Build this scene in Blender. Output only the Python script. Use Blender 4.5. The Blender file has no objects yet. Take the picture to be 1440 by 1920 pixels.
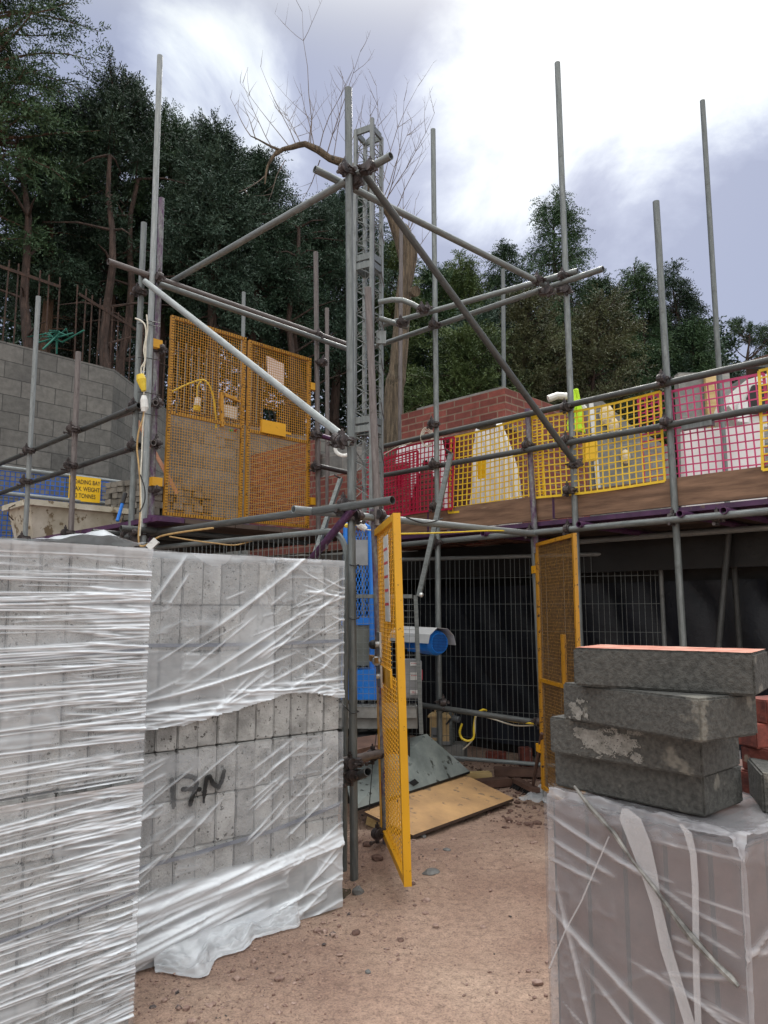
import bpy, bmesh, math, random
import numpy as np
from mathutils import Vector, Matrix
R = math.radians
random.seed(7); rng = np.random.default_rng(7)
SC = bpy.context.scene; COL = SC.collection

# ------------------------------------------------------------------ camera
EYE = 1.5; PITCH = R(7.5); FPX = 1920/36*26
CP, SP = math.cos(PITCH), math.sin(PITCH)
cam = bpy.data.cameras.new('camera'); co = bpy.data.objects.new('camera', cam); COL.objects.link(co)
cam.sensor_fit = 'VERTICAL'; cam.sensor_height = 36; cam.sensor_width = 27; cam.lens = 26
cam.clip_start = .05; cam.clip_end = 1200
co.location = (0, 0, EYE); co.rotation_euler = (R(90)+PITCH, 0, 0)
SC.camera = co

# survey helpers: measured sight lines of the photograph met with known planes / heights
def ray(u, v):
    x = (u-720)/FPX; a = (960-v)/FPX
    return Vector((x, CP-a*SP, SP+a*CP))
E0 = Vector((0, 0, EYE))
def at(u, v, Y):
    d = ray(u, v); return E0+d*(Y/d.y)
def atz(u, v, z):
    d = ray(u, v); return E0+d*((z-EYE)/d.z)
def on(u, v, p, n):
    d = ray(u, v); return E0+d*((Vector(p)-E0).dot(n)/d.dot(n))
def V(*a): return Vector(a)
E1 = V(1, -1, 0).normalized(); E2 = V(1, 1, 0).normalized(); UP = V(0, 0, 1)

# ------------------------------------------------------------------ value noise
def vnoise(x, y, seed=0):
    x = np.asarray(x, float); y = np.asarray(y, float)
    xi = np.floor(x).astype(np.int64); yi = np.floor(y).astype(np.int64)
    fx = x-xi; fy = y-yi; fx = fx*fx*(3-2*fx); fy = fy*fy*(3-2*fy)
    def h(i, j):
        n = (i*374761393+j*668265263+seed*974634777) & 0x7fffffff
        n = ((n ^ (n >> 13))*1274126177) & 0x7fffffff
        return ((n ^ (n >> 16)) & 0xffff)/65535.0
    return (h(xi, yi)*(1-fx)+h(xi+1, yi)*fx)*(1-fy)+(h(xi, yi+1)*(1-fx)+h(xi+1, yi+1)*fx)*fy
def fbm(x, y, seed=0, oct=4):
    s = 0; a = .5; f = 1
    for k in range(oct):
        s = s+a*(vnoise(x*f, y*f, seed+k*17)-.5); a *= .5; f *= 2.03
    return s

# ------------------------------------------------------------------ mesh builder
class MB:
    def __init__(s): s.v = []; s.f = []; s.uv = []; s.sm = []
    def quad(s, pts, uv=None, smooth=False):
        b = len(s.v); s.v += [tuple(p) for p in pts]; s.f.append(tuple(range(b, b+len(pts))))
        s.uv.append(uv or [(0, 0)]*len(pts)); s.sm.append(smooth)
    def box(s, c, sx, sy, sz, ax=None, ay=None, az=None):
        """box centred at c with full sizes along axes; uv in metres"""
        ax = ax or V(1, 0, 0); ay = ay or V(0, 1, 0); az = az or V(0, 0, 1)
        c = Vector(c); hx, hy, hz = ax*sx/2, ay*sy/2, az*sz/2
        def P(i, j, k): return c+hx*i+hy*j+hz*k
        s.quad([P(-1,-1,-1),P(1,-1,-1),P(1,-1,1),P(-1,-1,1)], [(0,0),(sx,0),(sx,sz),(0,sz)])
        s.quad([P(1,1,-1),P(-1,1,-1),P(-1,1,1),P(1,1,1)], [(0,0),(sx,0),(sx,sz),(0,sz)])
        s.quad([P(-1,1,-1),P(-1,-1,-1),P(-1,-1,1),P(-1,1,1)], [(0,0),(sy,0),(sy,sz),(0,sz)])
        s.quad([P(1,-1,-1),P(1,1,-1),P(1,1,1),P(1,-1,1)], [(0,0),(sy,0),(sy,sz),(0,sz)])
        s.quad([P(-1,-1,1),P(1,-1,1),P(1,1,1),P(-1,1,1)], [(0,0),(sx,0),(sx,sy),(0,sy)])
        s.quad([P(-1,1,-1),P(1,1,-1),P(1,-1,-1),P(-1,-1,-1)], [(0,0),(sx,0),(sx,sy),(0,sy)])
        return s
    def bar(s, p0, p1, w, h, side=None):
        p0, p1 = Vector(p0), Vector(p1); d = p1-p0; L = d.length; d.normalize()
        if side is None: side = UP.cross(d)
        if side.length < 1e-4: side = V(1, 0, 0)
        side = (side-d*side.dot(d)).normalized(); o = d.cross(side)
        return s.box((p0+p1)/2, L, w, h, d, side, o)
    def prism(s, pts, z0, z1):
        """vertical prism over polygon pts (ccw) ; z may be float"""
        n = len(pts); b = [V(p[0], p[1], z0) for p in pts]; t = [V(p[0], p[1], z1) for p in pts]
        u = 0
        for i in range(n):
            j = (i+1) % n; L = (b[j]-b[i]).length
            s.quad([b[i], b[j], t[j], t[i]], [(u, z0), (u+L, z0), (u+L, z1), (u, z1)]); u += L
        s.quad(t, [(p.x, p.y) for p in t]); s.quad(b[::-1], [(p.x, p.y) for p in b[::-1]])
        return s
    def extrude(s, pts, off):
        """any planar polygon pushed along vector off"""
        pts = [Vector(p) for p in pts]; off = Vector(off); q = [p+off for p in pts]; n = len(pts)
        a = (pts[1]-pts[0]).normalized(); nn = off.normalized(); b = nn.cross(a)
        uv = [((p-pts[0]).dot(a), (p-pts[0]).dot(b)) for p in pts]
        s.quad(pts[::-1], uv[::-1]); s.quad(q, uv); u = 0
        for i in range(n):
            j = (i+1) % n; L = (pts[j]-pts[i]).length; w = off.length
            s.quad([pts[i], pts[j], q[j], q[i]], [(u, 0), (u+L, 0), (u+L, w), (u, w)]); u += L
        return s
    def tube(s, p0, p1, r, seg=14, hollow=False, r1=None, cap=True):
        p0, p1 = Vector(p0), Vector(p1); d = p1-p0; L = d.length; d.normalize()
        a = d.cross(V(0.31, .17, .93)); 
        if a.length < .1: a = d.cross(V(1, 0, 0))
        a.normalize(); b = d.cross(a); r1 = r if r1 is None else r1
        cs = [(math.cos(2*math.pi*i/seg), math.sin(2*math.pi*i/seg)) for i in range(seg+1)]
        A = [p0+(a*c+b*q)*r for c, q in cs]; B = [p1+(a*c+b*q)*r1 for c, q in cs]
        per = 2*math.pi*r
        for i in range(seg):
            u0, u1 = per*i/seg, per*(i+1)/seg
            s.quad([A[i], A[i+1], B[i+1], B[i]], [(u0, 0), (u1, 0), (u1, L), (u0, L)], True)
        if hollow:
            ri = r*.83
            for P, E, sg in ((p0, A, 1), (p1, B, -1)):
                I = [P+(a*c+b*q)*ri for c, q in cs]; D = [p+d*sg*min(.25, L/2) for p in I]
                for i in range(seg):
                    j = i+1
                    f1 = [E[i], I[i], I[j], E[j]]; f2 = [I[i], D[i], D[j], I[j]]
                    if sg < 0: f1 = f1[::-1]; f2 = f2[::-1]
                    s.quad(f1); s.quad(f2, None, True)
                s.quad(D[:seg] if sg < 0 else D[:seg][::-1])
        elif cap:
            s.quad(A[:seg][::-1]); s.quad(B[:seg])
        return s
    def limb(s, pts, rad, seg=6, cap=True):
        pts = [Vector(p) for p in pts]; n = len(pts)
        if not hasattr(rad, '__len__'): rad = [rad]*n
        rings = []; L = 0; Ls = []
        ref = V(.3, .2, .93)
        for i, p in enumerate(pts):
            d = (pts[min(i+1, n-1)]-pts[max(i-1, 0)]).normalized()
            if i: L += (p-pts[i-1]).length
            Ls.append(L)
            a = d.cross(ref)
            if a.length < .15: a = d.cross(V(1, 0, 0))
            a.normalize(); b = d.cross(a); ref = b.cross(d) if False else ref
            rings.append([p+(a*math.cos(2*math.pi*k/seg)+b*math.sin(2*math.pi*k/seg))*rad[i] for k in range(seg+1)])
        for i in range(n-1):
            for k in range(seg):
                u0, u1 = k/seg*6.28*rad[0], (k+1)/seg*6.28*rad[0]
                s.quad([rings[i][k], rings[i][k+1], rings[i+1][k+1], rings[i+1][k]],
                       [(u0, Ls[i]), (u1, Ls[i]), (u1, Ls[i+1]), (u0, Ls[i+1])], True)
        if cap: s.quad(rings[0][:seg][::-1]); s.quad(rings[-1][:seg])
        return s
    def ball(s, c, rx, ry=None, rz=None, seg=10):
        ry = ry or rx; rz = rz or rx; c = Vector(c); n = seg//2+1
        def P(i, j):
            t = math.pi*i/n; p = 2*math.pi*j/seg
            return c+V(rx*math.sin(t)*math.cos(p), ry*math.sin(t)*math.sin(p), rz*math.cos(t))
        for i in range(n):
            for j in range(seg):
                if i == 0: s.quad([P(0, 0), P(1, j), P(1, j+1)], None, True)
                elif i == n-1: s.quad([P(i, j), P(n, 0), P(i, j+1)], None, True)
                else: s.quad([P(i, j), P(i+1, j), P(i+1, j+1), P(i, j+1)], None, True)
        return s
    def build(s, name, mat, parent=None, base=None):
        m = bpy.data.meshes.new(name)
        b = parent_loc(parent) if parent else Vector(base or (0, 0, 0))
        m.from_pydata([(x-b.x, y-b.y, z-b.z) for x, y, z in s.v], [], s.f)
        l = m.uv_layers.new(name='UVMap'); flat = [c for f in s.uv for t in f for c in t]
        l.data.foreach_set('uv', flat)
        m.polygons.foreach_set('use_smooth', s.sm)
        return link(name, m, mat, parent, b)
def parent_loc(p):
    l = Vector((0, 0, 0))
    while p: l += p.location; p = p.parent
    return l
def link(name, m, mat, parent=None, loc=(0, 0, 0)):
    o = bpy.data.objects.new(name, m); COL.objects.link(o)
    if mat: m.materials.append(mat)
    if parent: o.parent = parent
    else: o.location = loc
    return o
def npmesh(name, verts, faces, mat, parent=None, uv=None, smooth=True, attr=None, base=(0, 0, 0)):
    """verts (N,3) array, faces (M,k) array"""
    m = bpy.data.meshes.new(name); b = np.array(parent_loc(parent) if parent else base)
    verts = np.asarray(verts, float)-b; faces = np.asarray(faces); k = faces.shape[1]
    m.vertices.add(len(verts)); m.vertices.foreach_set('co', verts.ravel())
    m.loops.add(faces.size); m.loops.foreach_set('vertex_index', faces.ravel().astype(np.int32))
    m.polygons.add(len(faces)); m.polygons.foreach_set('loop_start', (np.arange(len(faces))*k).astype(np.int32))
    m.polygons.foreach_set('use_smooth', np.full(len(faces), smooth))
    m.update(calc_edges=True)
    if uv is not None:
        l = m.uv_layers.new(name='UVMap'); l.data.foreach_set('uv', np.asarray(uv)[faces.ravel()].ravel())
    if attr is not None:
        a = m.attributes.new('film', 'FLOAT', 'POINT'); a.data.foreach_set('value', np.asarray(attr, float).ravel())
    return link(name, m, mat, parent, tuple(b))
def thing(name, loc, label, cat, group=None):
    o = bpy.data.objects.new(name, None); COL.objects.link(o); o.location = loc; o.empty_display_size = .1
    return tag(o, label, cat, group)
def tag(o, label, cat, group=None):
    o['label'] = label; o['category'] = cat
    if group: o['group'] = group
    return o
def structure(o): o['kind'] = 'structure'; return o
def stuff(o): o['kind'] = 'stuff'; return o
def gridfaces(nx, ny):
    i, j = np.meshgrid(np.arange(nx-1), np.arange(ny-1), indexing='ij'); a = (i*ny+j).ravel()
    return np.stack([a, a+ny, a+ny+1, a+1], 1)

# ------------------------------------------------------------------ materials
def newmat(name):
    m = bpy.data.materials.new(name); m.use_nodes = True; nt = m.node_tree
    return m, nt, nt.nodes['Principled BSDF'], nt.nodes, nt.links
def ramp(N, L, src, stops):
    r = N.new('ShaderNodeValToRGB'); e = r.color_ramp.elements
    while len(e) < len(stops): e.new(.5)
    for x, (p, c) in zip(e, stops):
        x.position = p; x.color = (*c, 1) if len(c) == 3 else c
    L.new(src, r.inputs[0]); return r.outputs[0]
def noise(N, L, vec, scale, detail=4, rough=.55, stretch=None, dist=0):
    if stretch:
        mp = N.new('ShaderNodeMapping'); mp.inputs['Scale'].default_value = stretch; L.new(vec, mp.inputs[0]); vec = mp.outputs[0]
    n = N.new('ShaderNodeTexNoise'); n.inputs['Scale'].default_value = scale; n.inputs['Detail'].default_value = detail
    n.inputs['Roughness'].default_value = rough; n.inputs['Distortion'].default_value = dist
    L.new(vec, n.inputs['Vector']); return n.outputs['Fac']
def mixc(N, L, fac, a, b, mode='MIX'):
    m = N.new('ShaderNodeMix'); m.data_type = 'RGBA'; m.blend_type = mode
    for i, x in ((0, fac), (6, a), (7, b)):
        if isinstance(x, (int, float)): m.inputs[i].default_value = x
        elif isinstance(x, tuple): m.inputs[i].default_value = (*x, 1)
        else: L.new(x, m.inputs[i])
    return m.outputs[2]
def bump(N, L, h, strength, dist=.01, normal=None):
    b = N.new('ShaderNodeBump'); b.inputs['Strength'].default_value = strength; b.inputs['Distance'].default_value = dist
    L.new(h, b.inputs['Height'])
    if normal: L.new(normal, b.inputs['Normal'])
    return b.outputs[0]
def vary(N, L, colour, amt):
    oi = N.new('ShaderNodeObjectInfo'); mr = N.new('ShaderNodeMapRange')
    mr.inputs[3].default_value = 1-amt; mr.inputs[4].default_value = 1+amt; L.new(oi.outputs['Random'], mr.inputs[0])
    h = N.new('ShaderNodeHueSaturation'); L.new(mr.outputs[0], h.inputs['Value']); L.new(colour, h.inputs['Color']); return h.outputs[0]
def surf(name, c1, c2, scale=8, rough=.7, metal=0, bmp=.2, bscale=None, coord='Object', stretch=None, spots=None, spot_scale=20, spot_at=.62, var=0, lo=.35, hi=.65, bdist=.004, spec=.5, detail=5):
    m, nt, B, N, L = newmat(name); tc = N.new('ShaderNodeTexCoord').outputs[coord]
    if var:
        oi = N.new('ShaderNodeObjectInfo'); vm = N.new('ShaderNodeVectorMath'); vm.operation = 'MULTIPLY_ADD'; L.new(oi.outputs['Random'], vm.inputs[0]); vm.inputs[1].default_value = (37, 23, 51); L.new(tc, vm.inputs[2]); tc = vm.outputs[0]
    n = noise(N, L, tc, scale, detail, .6, stretch); c = ramp(N, L, n, [(lo, c1), (hi, c2)])
    if spots:
        n2 = noise(N, L, tc, spot_scale, 4, .6, stretch); f = ramp(N, L, n2, [(spot_at, (0, 0, 0)), (spot_at+.05, (1, 1, 1))])
        c = mixc(N, L, f, c, spots)
    if var: c = vary(N, L, c, var)
    L.new(c, B.inputs['Base Color']); B.inputs['Roughness'].default_value = rough; B.inputs['Metallic'].default_value = metal
    B.inputs['Specular IOR Level'].default_value = spec
    if bmp:
        n3 = noise(N, L, tc, bscale or scale*4, 5, .65, stretch); L.new(bump(N, L, n3, bmp, bdist), B.inputs['Normal'])
    return m
M = {}
ST = (3, 3, .35)
def galv(name, c1, c2, c3, rough=.42, metal=.35):
    m, nt, B, N, L = newmat(name); tc = N.new('ShaderNodeTexCoord').outputs['UV']
    n = noise(N, L, tc, 14, 5, .65, (3, .35, 1)); c = ramp(N, L, n, [(.3, c1), (.5, c2), (.72, c3)])
    n2 = noise(N, L, tc, 9, 5, .7); c = mixc(N, L, ramp(N, L, n2, [(.55, (0, 0, 0)), (.72, (.6, .6, .6))]), c, (c1[0]*.6, c1[1]*.55, c1[2]*.5))
    n4 = noise(N, L, tc, 38, 5, .75); c = mixc(N, L, ramp(N, L, n4, [(.66, (0, 0, 0)), (.70, (.75, .75, .75))]), c, tuple(min(1, x*1.9+.05) for x in c2))
    c = vary(N, L, c, .2)
    L.new(c, B.inputs['Base Color']); B.inputs['Metallic'].default_value = metal
    L.new(ramp(N, L, n2, [(.3, (rough-.1,)*3), (.7, (rough+.18,)*3)]), B.inputs['Roughness'])
    L.new(bump(N, L, n2, .12, .002), B.inputs['Normal'])
    return m
M['galv'] = galv('galvanised_tube', (0.1014, 0.1131, 0.1131), (0.1560, 0.1716, 0.1716), (0.2340, 0.2496, 0.2496))
M['hood_white'] = surf('pale_sheet_metal', (.5, .51, .52), (.62, .63, .64), 4, .4, .2, .08)
M['galv_light'] = galv('new_galvanised_tube', (0.1560, 0.1755, 0.1794), (0.2262, 0.2457, 0.2496), (0.3120, 0.3354, 0.3432), .5, .2)
M['galv_dark'] = galv('weathered_tube', (0.0390, 0.0421, 0.0421), (0.0663, 0.0702, 0.0702), (0.1014, 0.1053, 0.1053), .5, .2)
M['brown_tube'] = galv('brown_tube', (0.0858, 0.0702, 0.0686), (0.1482, 0.1287, 0.1248), (0.2184, 0.1950, 0.1911), .5, .2)
def purple(name, amt):
    m, nt, B, N, L = newmat(name); tc = N.new('ShaderNodeTexCoord').outputs['UV']
    n = noise(N, L, tc, 7, 6, .7, (2, .7, 1)); f = ramp(N, L, n, [(amt-.08, (0, 0, 0)), (amt+.08, (1, 1, 1))])
    n2 = noise(N, L, tc, 30, 4); g = ramp(N, L, n2, [(.3, (.12, .125, .125)), (.7, (.25, .26, .26))])
    p = ramp(N, L, n2, [(.3, (.055, .02, .06)), (.7, (.12, .045, .125))])
    L.new(mixc(N, L, f, p, g), B.inputs['Base Color']); B.inputs['Roughness'].default_value = .45; B.inputs['Metallic'].default_value = .1
    L.new(bump(N, L, n, .2, .002), B.inputs['Normal']); return m
M['purple'] = purple('purple_paint_on_steel', .62)
M['purple_worn'] = purple('worn_purple_paint_on_steel', .485)
M['coupler'] = surf('coupler_steel', (.03, .026, .027), (.11, .09, .088), 25, .5, .5, .4, 60)
M['rust'] = surf('rusty_steel', (.022, .012, .009), (.07, .035, .022), 20, .8, .1, .3, 60)
def yellow(name, amt, col=(.72, .36, .012), sc=22):
    m, nt, B, N, L = newmat(name); tc = N.new('ShaderNodeTexCoord').outputs['Object']
    n = noise(N, L, tc, sc, 6, .7); n2 = noise(N, L, tc, 3, 4)
    c = ramp(N, L, n2, [(.3, tuple(x*.86 for x in col)), (.7, col)])
    f = ramp(N, L, n, [(amt, (0, 0, 0)), (amt+.03, (1, 1, 1))])
    L.new(mixc(N, L, f, c, (.05, .022, .014)), B.inputs['Base Color']); B.inputs['Roughness'].default_value = .42
    L.new(bump(N, L, f, -.25, .002), B.inputs['Normal']); return m
M['yellow'] = yellow('chipped_yellow_paint', .635, sc=30)
M['yellow_old'] = yellow('rust_flecked_yellow_paint', .575, (.5, .235, .012), 34)
M['yellow_rust'] = surf('rusty_yellow_wire', (.10, .05, .018), (.26, .14, .03), 40, .8, 0, .2)
M['yellow_wire'] = yellow('yellow_wire', .57, (.6, .29, .016), 75)
M['black_cable'] = surf('black_rubber', (.01, .01, .012), (.02, .02, .022), 20, .5, 0, .05)
M['white_cable'] = surf('cream_cable_sheath', (.5, .47, .38), (.66, .63, .55), 20, .5, 0, .05)
M['yellow_cable'] = surf('yellow_cable_sheath', (.62, .43, .02), (.75, .55, .04), 20, .45, 0, .05)
M['tan_cable'] = surf('tan_cable_sheath', (.34, .2, .07), (.48, .32, .13), 20, .5, 0, .05)
M['white_plastic'] = surf('white_plastic', (.62, .62, .6), (.75, .75, .73), 12, .4, 0, .1)
M['dull_white'] = surf('white_painted_board', (.55, .55, .54), (.72, .72, .71), 6, .6, 0, .05)
M['blue_paint'] = surf('blue_machine_paint', (.008, .15, .58), (.014, .2, .7), 6, .35, 0, .06, spots=(.02, .04, .09), spot_at=.68)
M['grey_box'] = surf('grey_enamel', (.2, .21, .22), (.3, .31, .325), 5, .4, .2, .05)
M['steel'] = surf('bright_steel', (.45, .46, .46), (.62, .63, .63), 15, .3, .8, .1)
M['transformer'] = surf('sandy_yellow_plastic', (.5, .34, .16), (.62, .45, .24), 6, .5, 0, .08, spots=(.28, .2, .12), spot_at=.64)
M['black_ink'] = surf('black_lettering', (.012, .012, .012), (.02, .02, .02), 10, .6, 0, 0)
M['red_ink'] = surf('red_lettering', (.45, .03, .05), (.5, .05, .07), 10, .6, 0, 0)
M['sign_yellow'] = surf('yellow_sign_board', (.78, .46, .005), (.82, .5, .01), 3, .4, 0, 0)
M['net_red'] = surf('red_plastic_mesh', (.42, .006, .045), (.52, .012, .065), 8, .45, 0, 0)
M['net_pink'] = surf('pink_plastic_mesh', (.5, .035, .14), (.6, .06, .19), 8, .45, 0, 0)
M['net_yellow'] = surf('yellow_plastic_mesh', (.72, .45, .01), (.82, .56, .03), 8, .45, 0, 0)
M['net_blue'] = surf('blue_plastic_mesh', (.006, .09, .5), (.012, .14, .62), 8, .45, 0, 0)
M['net_orange'] = surf('orange_plastic_mesh', (.7, .1, .01), (.8, .15, .02), 8, .45, 0, 0)
M['hivis'] = surf('hi_vis_lime_cloth', (.42, .72, .01), (.55, .85, .03), 8, .7, 0, .3, 30)
M['tub'] = surf('dirty_cream_plastic', (.42, .38, .29), (.66, .62, .53), 3.5, .6, 0, .3, 12, spots=(.2, .15, .09), spot_scale=9, spot_at=.58)
M['black_sheet'] = surf('black_membrane', (0.0048, 0.0051, 0.0054), (0.0144, 0.0144, 0.0156), 1.2, .55, 0, .5, 3, bdist=.03)
M['navy_sheet'] = surf('dark_blue_tarpaulin', (0.0044, 0.0066, 0.0121), (0.0110, 0.0143, 0.0248), 1.5, .5, 0, .6, 3, bdist=.03)
M['foam'] = surf('cream_foam', (.6, .47, .28), (.75, .63, .43), 10, .9, 0, .6, 20, bdist=.02)
M['poly'] = surf('white_polystyrene', (.66, .63, .63), (.75, .72, .72), 4, .8, 0, .2, 40)
M['dense'] = surf('dense_grey_block', (0.0558, 0.0551, 0.0512), (0.1181, 0.1154, 0.1062), 75, .9, 0, 1.0, 75, spots=(0.2214, 0.2091, 0.1804), spot_scale=7.5, spot_at=.615, bdist=.012, var=.1, lo=.34, hi=.66, detail=9)
M['dense_top'] = surf('brick_dusted_block_top', (.36, .11, .07), (.56, .29, .22), 16, .9, 0, .5, 90)
M['pack_block'] = surf('pale_concrete_block', (.23, .228, .222), (.45, .447, .438), 9, .9, 0, 1.0, 80, spots=(.07, .066, .06), spot_scale=48, spot_at=.61, bdist=.007, var=.2)
M['grey_brick'] = surf('grey_brick', (.13, .115, .1), (.22, .2, .175), 9, .9, 0, .5, 60, var=.28)
M['red_brick'] = surf('loose_red_brick', (.1, .028, .022), (.24, .06, .042), 26, .9, 0, .9, 60, var=.3, spots=(.34, .26, .2), spot_scale=14, spot_at=.64)
M['cement'] = surf('dried_cement', (.15, .145, .13), (.27, .26, .24), 60, .95, 0, .6, 120)
M['footing'] = surf('grey_concrete', (.17, .165, .155), (.28, .275, .26), 6, .9, 0, .4, 50)
M['skin_timber'] = surf('pale_timber', (.4, .27, .11), (.58, .43, .21), 4, .8, 0, .2, 20, stretch=(1, 6, 6))
M['old_timber'] = surf('wet_brown_timber', (.07, .035, .025), (.13, .07, .05), 6, .75, 0, .3, 30)
M['plywood'] = surf('muddy_plywood', (.40, .24, .12), (.62, .37, .17), 3.2, .7, 0, .3, 25, spots=(.24, .16, .1), spot_scale=11, spot_at=.6)
M['ply_edge'] = surf('dark_plywood_edge', (.05, .03, .022), (.08, .05, .035), 12, .8, 0, .2)
M['ramp_steel'] = surf('wet_steel_plate', (.2, .235, .23), (.4, .445, .43), 4, .38, .3, .25, 9, spots=(.06, .065, .06), spot_scale=9, spot_at=.6)
M['toe_board'] = surf('brown_scaffold_board', (.12, .066, .04), (.25, .145, .09), 3, .75, 0, .35, 18, stretch=(1.0, 1.0, 9), spots=(.36, .26, .17), spot_scale=1.6, spot_at=.66)
M['deck'] = surf('dirty_deck_board', (.05, .035, .028), (.1, .07, .055), 4, .85, 0, .3, 20)
M['purple_board'] = surf('purple_board_edge', (.045, .014, .05), (.085, .028, .09), 6, .55, 0, .25, 25, spots=(.11, .07, .06), spot_at=.62)
M['bark'] = surf('brown_bark', (.05, .03, .02), (.16, .1, .065), 5, .9, 0, .9, 14, stretch=(3, 3, .5), bdist=.05)
M['bark_pale'] = surf('furrowed_pale_bark', (.06, .045, .03), (.2, .15, .1), 9, .9, 0, 1.0, 16, stretch=(3.5, 3.5, .35), bdist=.06, spots=(.06, .05, .03), spot_scale=5, spot_at=.6)
M['bark_red'] = surf('reddish_bark', (.024, .016, .013), (.08, .05, .04), 6, .9, 0, .9, 14, stretch=(3, 3, .5), bdist=.04)
M['twig'] = surf('thin_grey_twig', (.1, .075, .06), (.16, .12, .1), 6, .8, 0, 0)
M['soil_heap'] = surf('red_soil', (.12, .05, .03), (.2, .09, .06), 8, .95, 0, .5, 30)
M['gravel'] = surf('mixed_gravel', (.16, .09, .072), (.42, .3, .25), 30, .85, 0, .3, 60, spots=(.07, .06, .06), spot_at=.6, spot_scale=14)
M['stone_grey'] = surf('grey_stone', (.1, .1, .1), (.2, .2, .195), 18, .8, 0, .5, 60)
M['stone_brown'] = surf('brown_stone', (.09, .05, .04), (.17, .1, .08), 18, .85, 0, .5, 60)
def foliage(name, c1, c2, c3):
    m, nt, B, N, L = newmat(name); tc = N.new('ShaderNodeTexCoord').outputs['Object']
    n = noise(N, L, tc, 1.1, 3); n2 = noise(N, L, tc, 9, 2)
    c = ramp(N, L, n, [(.32, c1), (.52, c2), (.7, c3)]); c = mixc(N, L, ramp(N, L, n2, [(.45, (0, 0, 0)), (.75, (.7, .7, .7))]), c, c3)
    L.new(vary(N, L, c, .2), B.inputs['Base Color']); B.inputs['Roughness'].default_value = .55; B.inputs['Specular IOR Level'].default_value = .3
    return m
M['leaf_dark'] = foliage('dark_needles', (0.0129, 0.0284, 0.0180), (0.0236, 0.0497, 0.0300), (0.0451, 0.0829, 0.0519))
M['leaf_mid'] = foliage('green_needles', (0.0172, 0.0403, 0.0180), (0.0322, 0.0687, 0.0300), (0.0644, 0.1125, 0.0500))
M['leaf_yel'] = foliage('olive_needles', (0.0236, 0.0474, 0.0160), (0.0536, 0.0852, 0.0260), (0.1019, 0.1421, 0.0449))
M['leaf_blue'] = foliage('blue_green_needles', (0.0193, 0.0403, 0.0280), (0.0386, 0.0734, 0.0500), (0.0751, 0.1243, 0.0850))
M['leaf_brown'] = foliage('brown_tinged_needles', (0.0322, 0.0355, 0.0180), (0.0644, 0.0651, 0.0300), (0.0912, 0.1125, 0.0500))
def brick(name, c1, c2, mortar, w, h, gap, bias=0, rough=.9, off=.5, bs=.5, nscale=12):
    m, nt, B, N, L = newmat(name); tc = N.new('ShaderNodeTexCoord').outputs['UV']
    b = N.new('ShaderNodeTexBrick'); b.offset = off
    for k, v in (('Scale', 1), ('Mortar Size', gap), ('Mortar Smooth', .15), ('Bias', bias), ('Brick Width', w), ('Row Height', h)): b.inputs[k].default_value = v
    b.inputs['Color1'].default_value = (*c1, 1); b.inputs['Color2'].default_value = (*c2, 1); b.inputs['Mortar'].default_value = (*mortar, 1)
    L.new(tc, b.inputs['Vector']); n = noise(N, L, tc, nscale, 6, .65); n2 = noise(N, L, tc, 1.3, 3)
    c = mixc(N, L, .75, b.outputs['Color'], ramp(N, L, n, [(.3, (.62, .62, .62)), (.7, (1.25, 1.25, 1.25))]), 'MULTIPLY')
    c = mixc(N, L, .8, c, ramp(N, L, n2, [(.3, (.75, .75, .76)), (.7, (1.15, 1.13, 1.1))]), 'MULTIPLY')
    L.new(c, B.inputs['Base Color']); B.inputs['Roughness'].default_value = rough
    inv = N.new('ShaderNodeMath'); inv.operation = 'MULTIPLY_ADD'; inv.inputs[1].default_value = -1; inv.inputs[2].default_value = 1; L.new(b.outputs['Fac'], inv.inputs[0])
    n3 = noise(N, L, tc, 60, 4); ad = N.new('ShaderNodeMath'); ad.operation = 'MULTIPLY_ADD'; ad.inputs[1].default_value = .25; L.new(n3, ad.inputs[0]); L.new(inv.outputs[0], ad.inputs[2])
    L.new(bump(N, L, ad.outputs[0], bs, .008), B.inputs['Normal']); return m
M['blockwork'] = brick('grey_blockwork', (0.1122, 0.1109, 0.1056), (0.1782, 0.1729, 0.1617), (0.0660, 0.0660, 0.0640), .45, .225, .006)
M['blockwork_far'] = brick('grey_block_gable', (.2, .2, .195), (.27, .27, .26), (.3, .29, .27), .45, .225, .008)
M['brickwork'] = brick('red_brickwork', (.155, .042, .034), (.25, .07, .054), (.23, .155, .115), .225, .075, .008)
M['brown_pack'] = brick('brown_brick_pack', (.16, .07, .05), (.24, .11, .08), (.03, .02, .018), .215, .068, .005)
M['red_pack'] = brick('red_brick_pack', (.115, .062, .052), (.16, .085, .07), (.03, .024, .023), .118, 1.3, .007, off=0)
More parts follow.
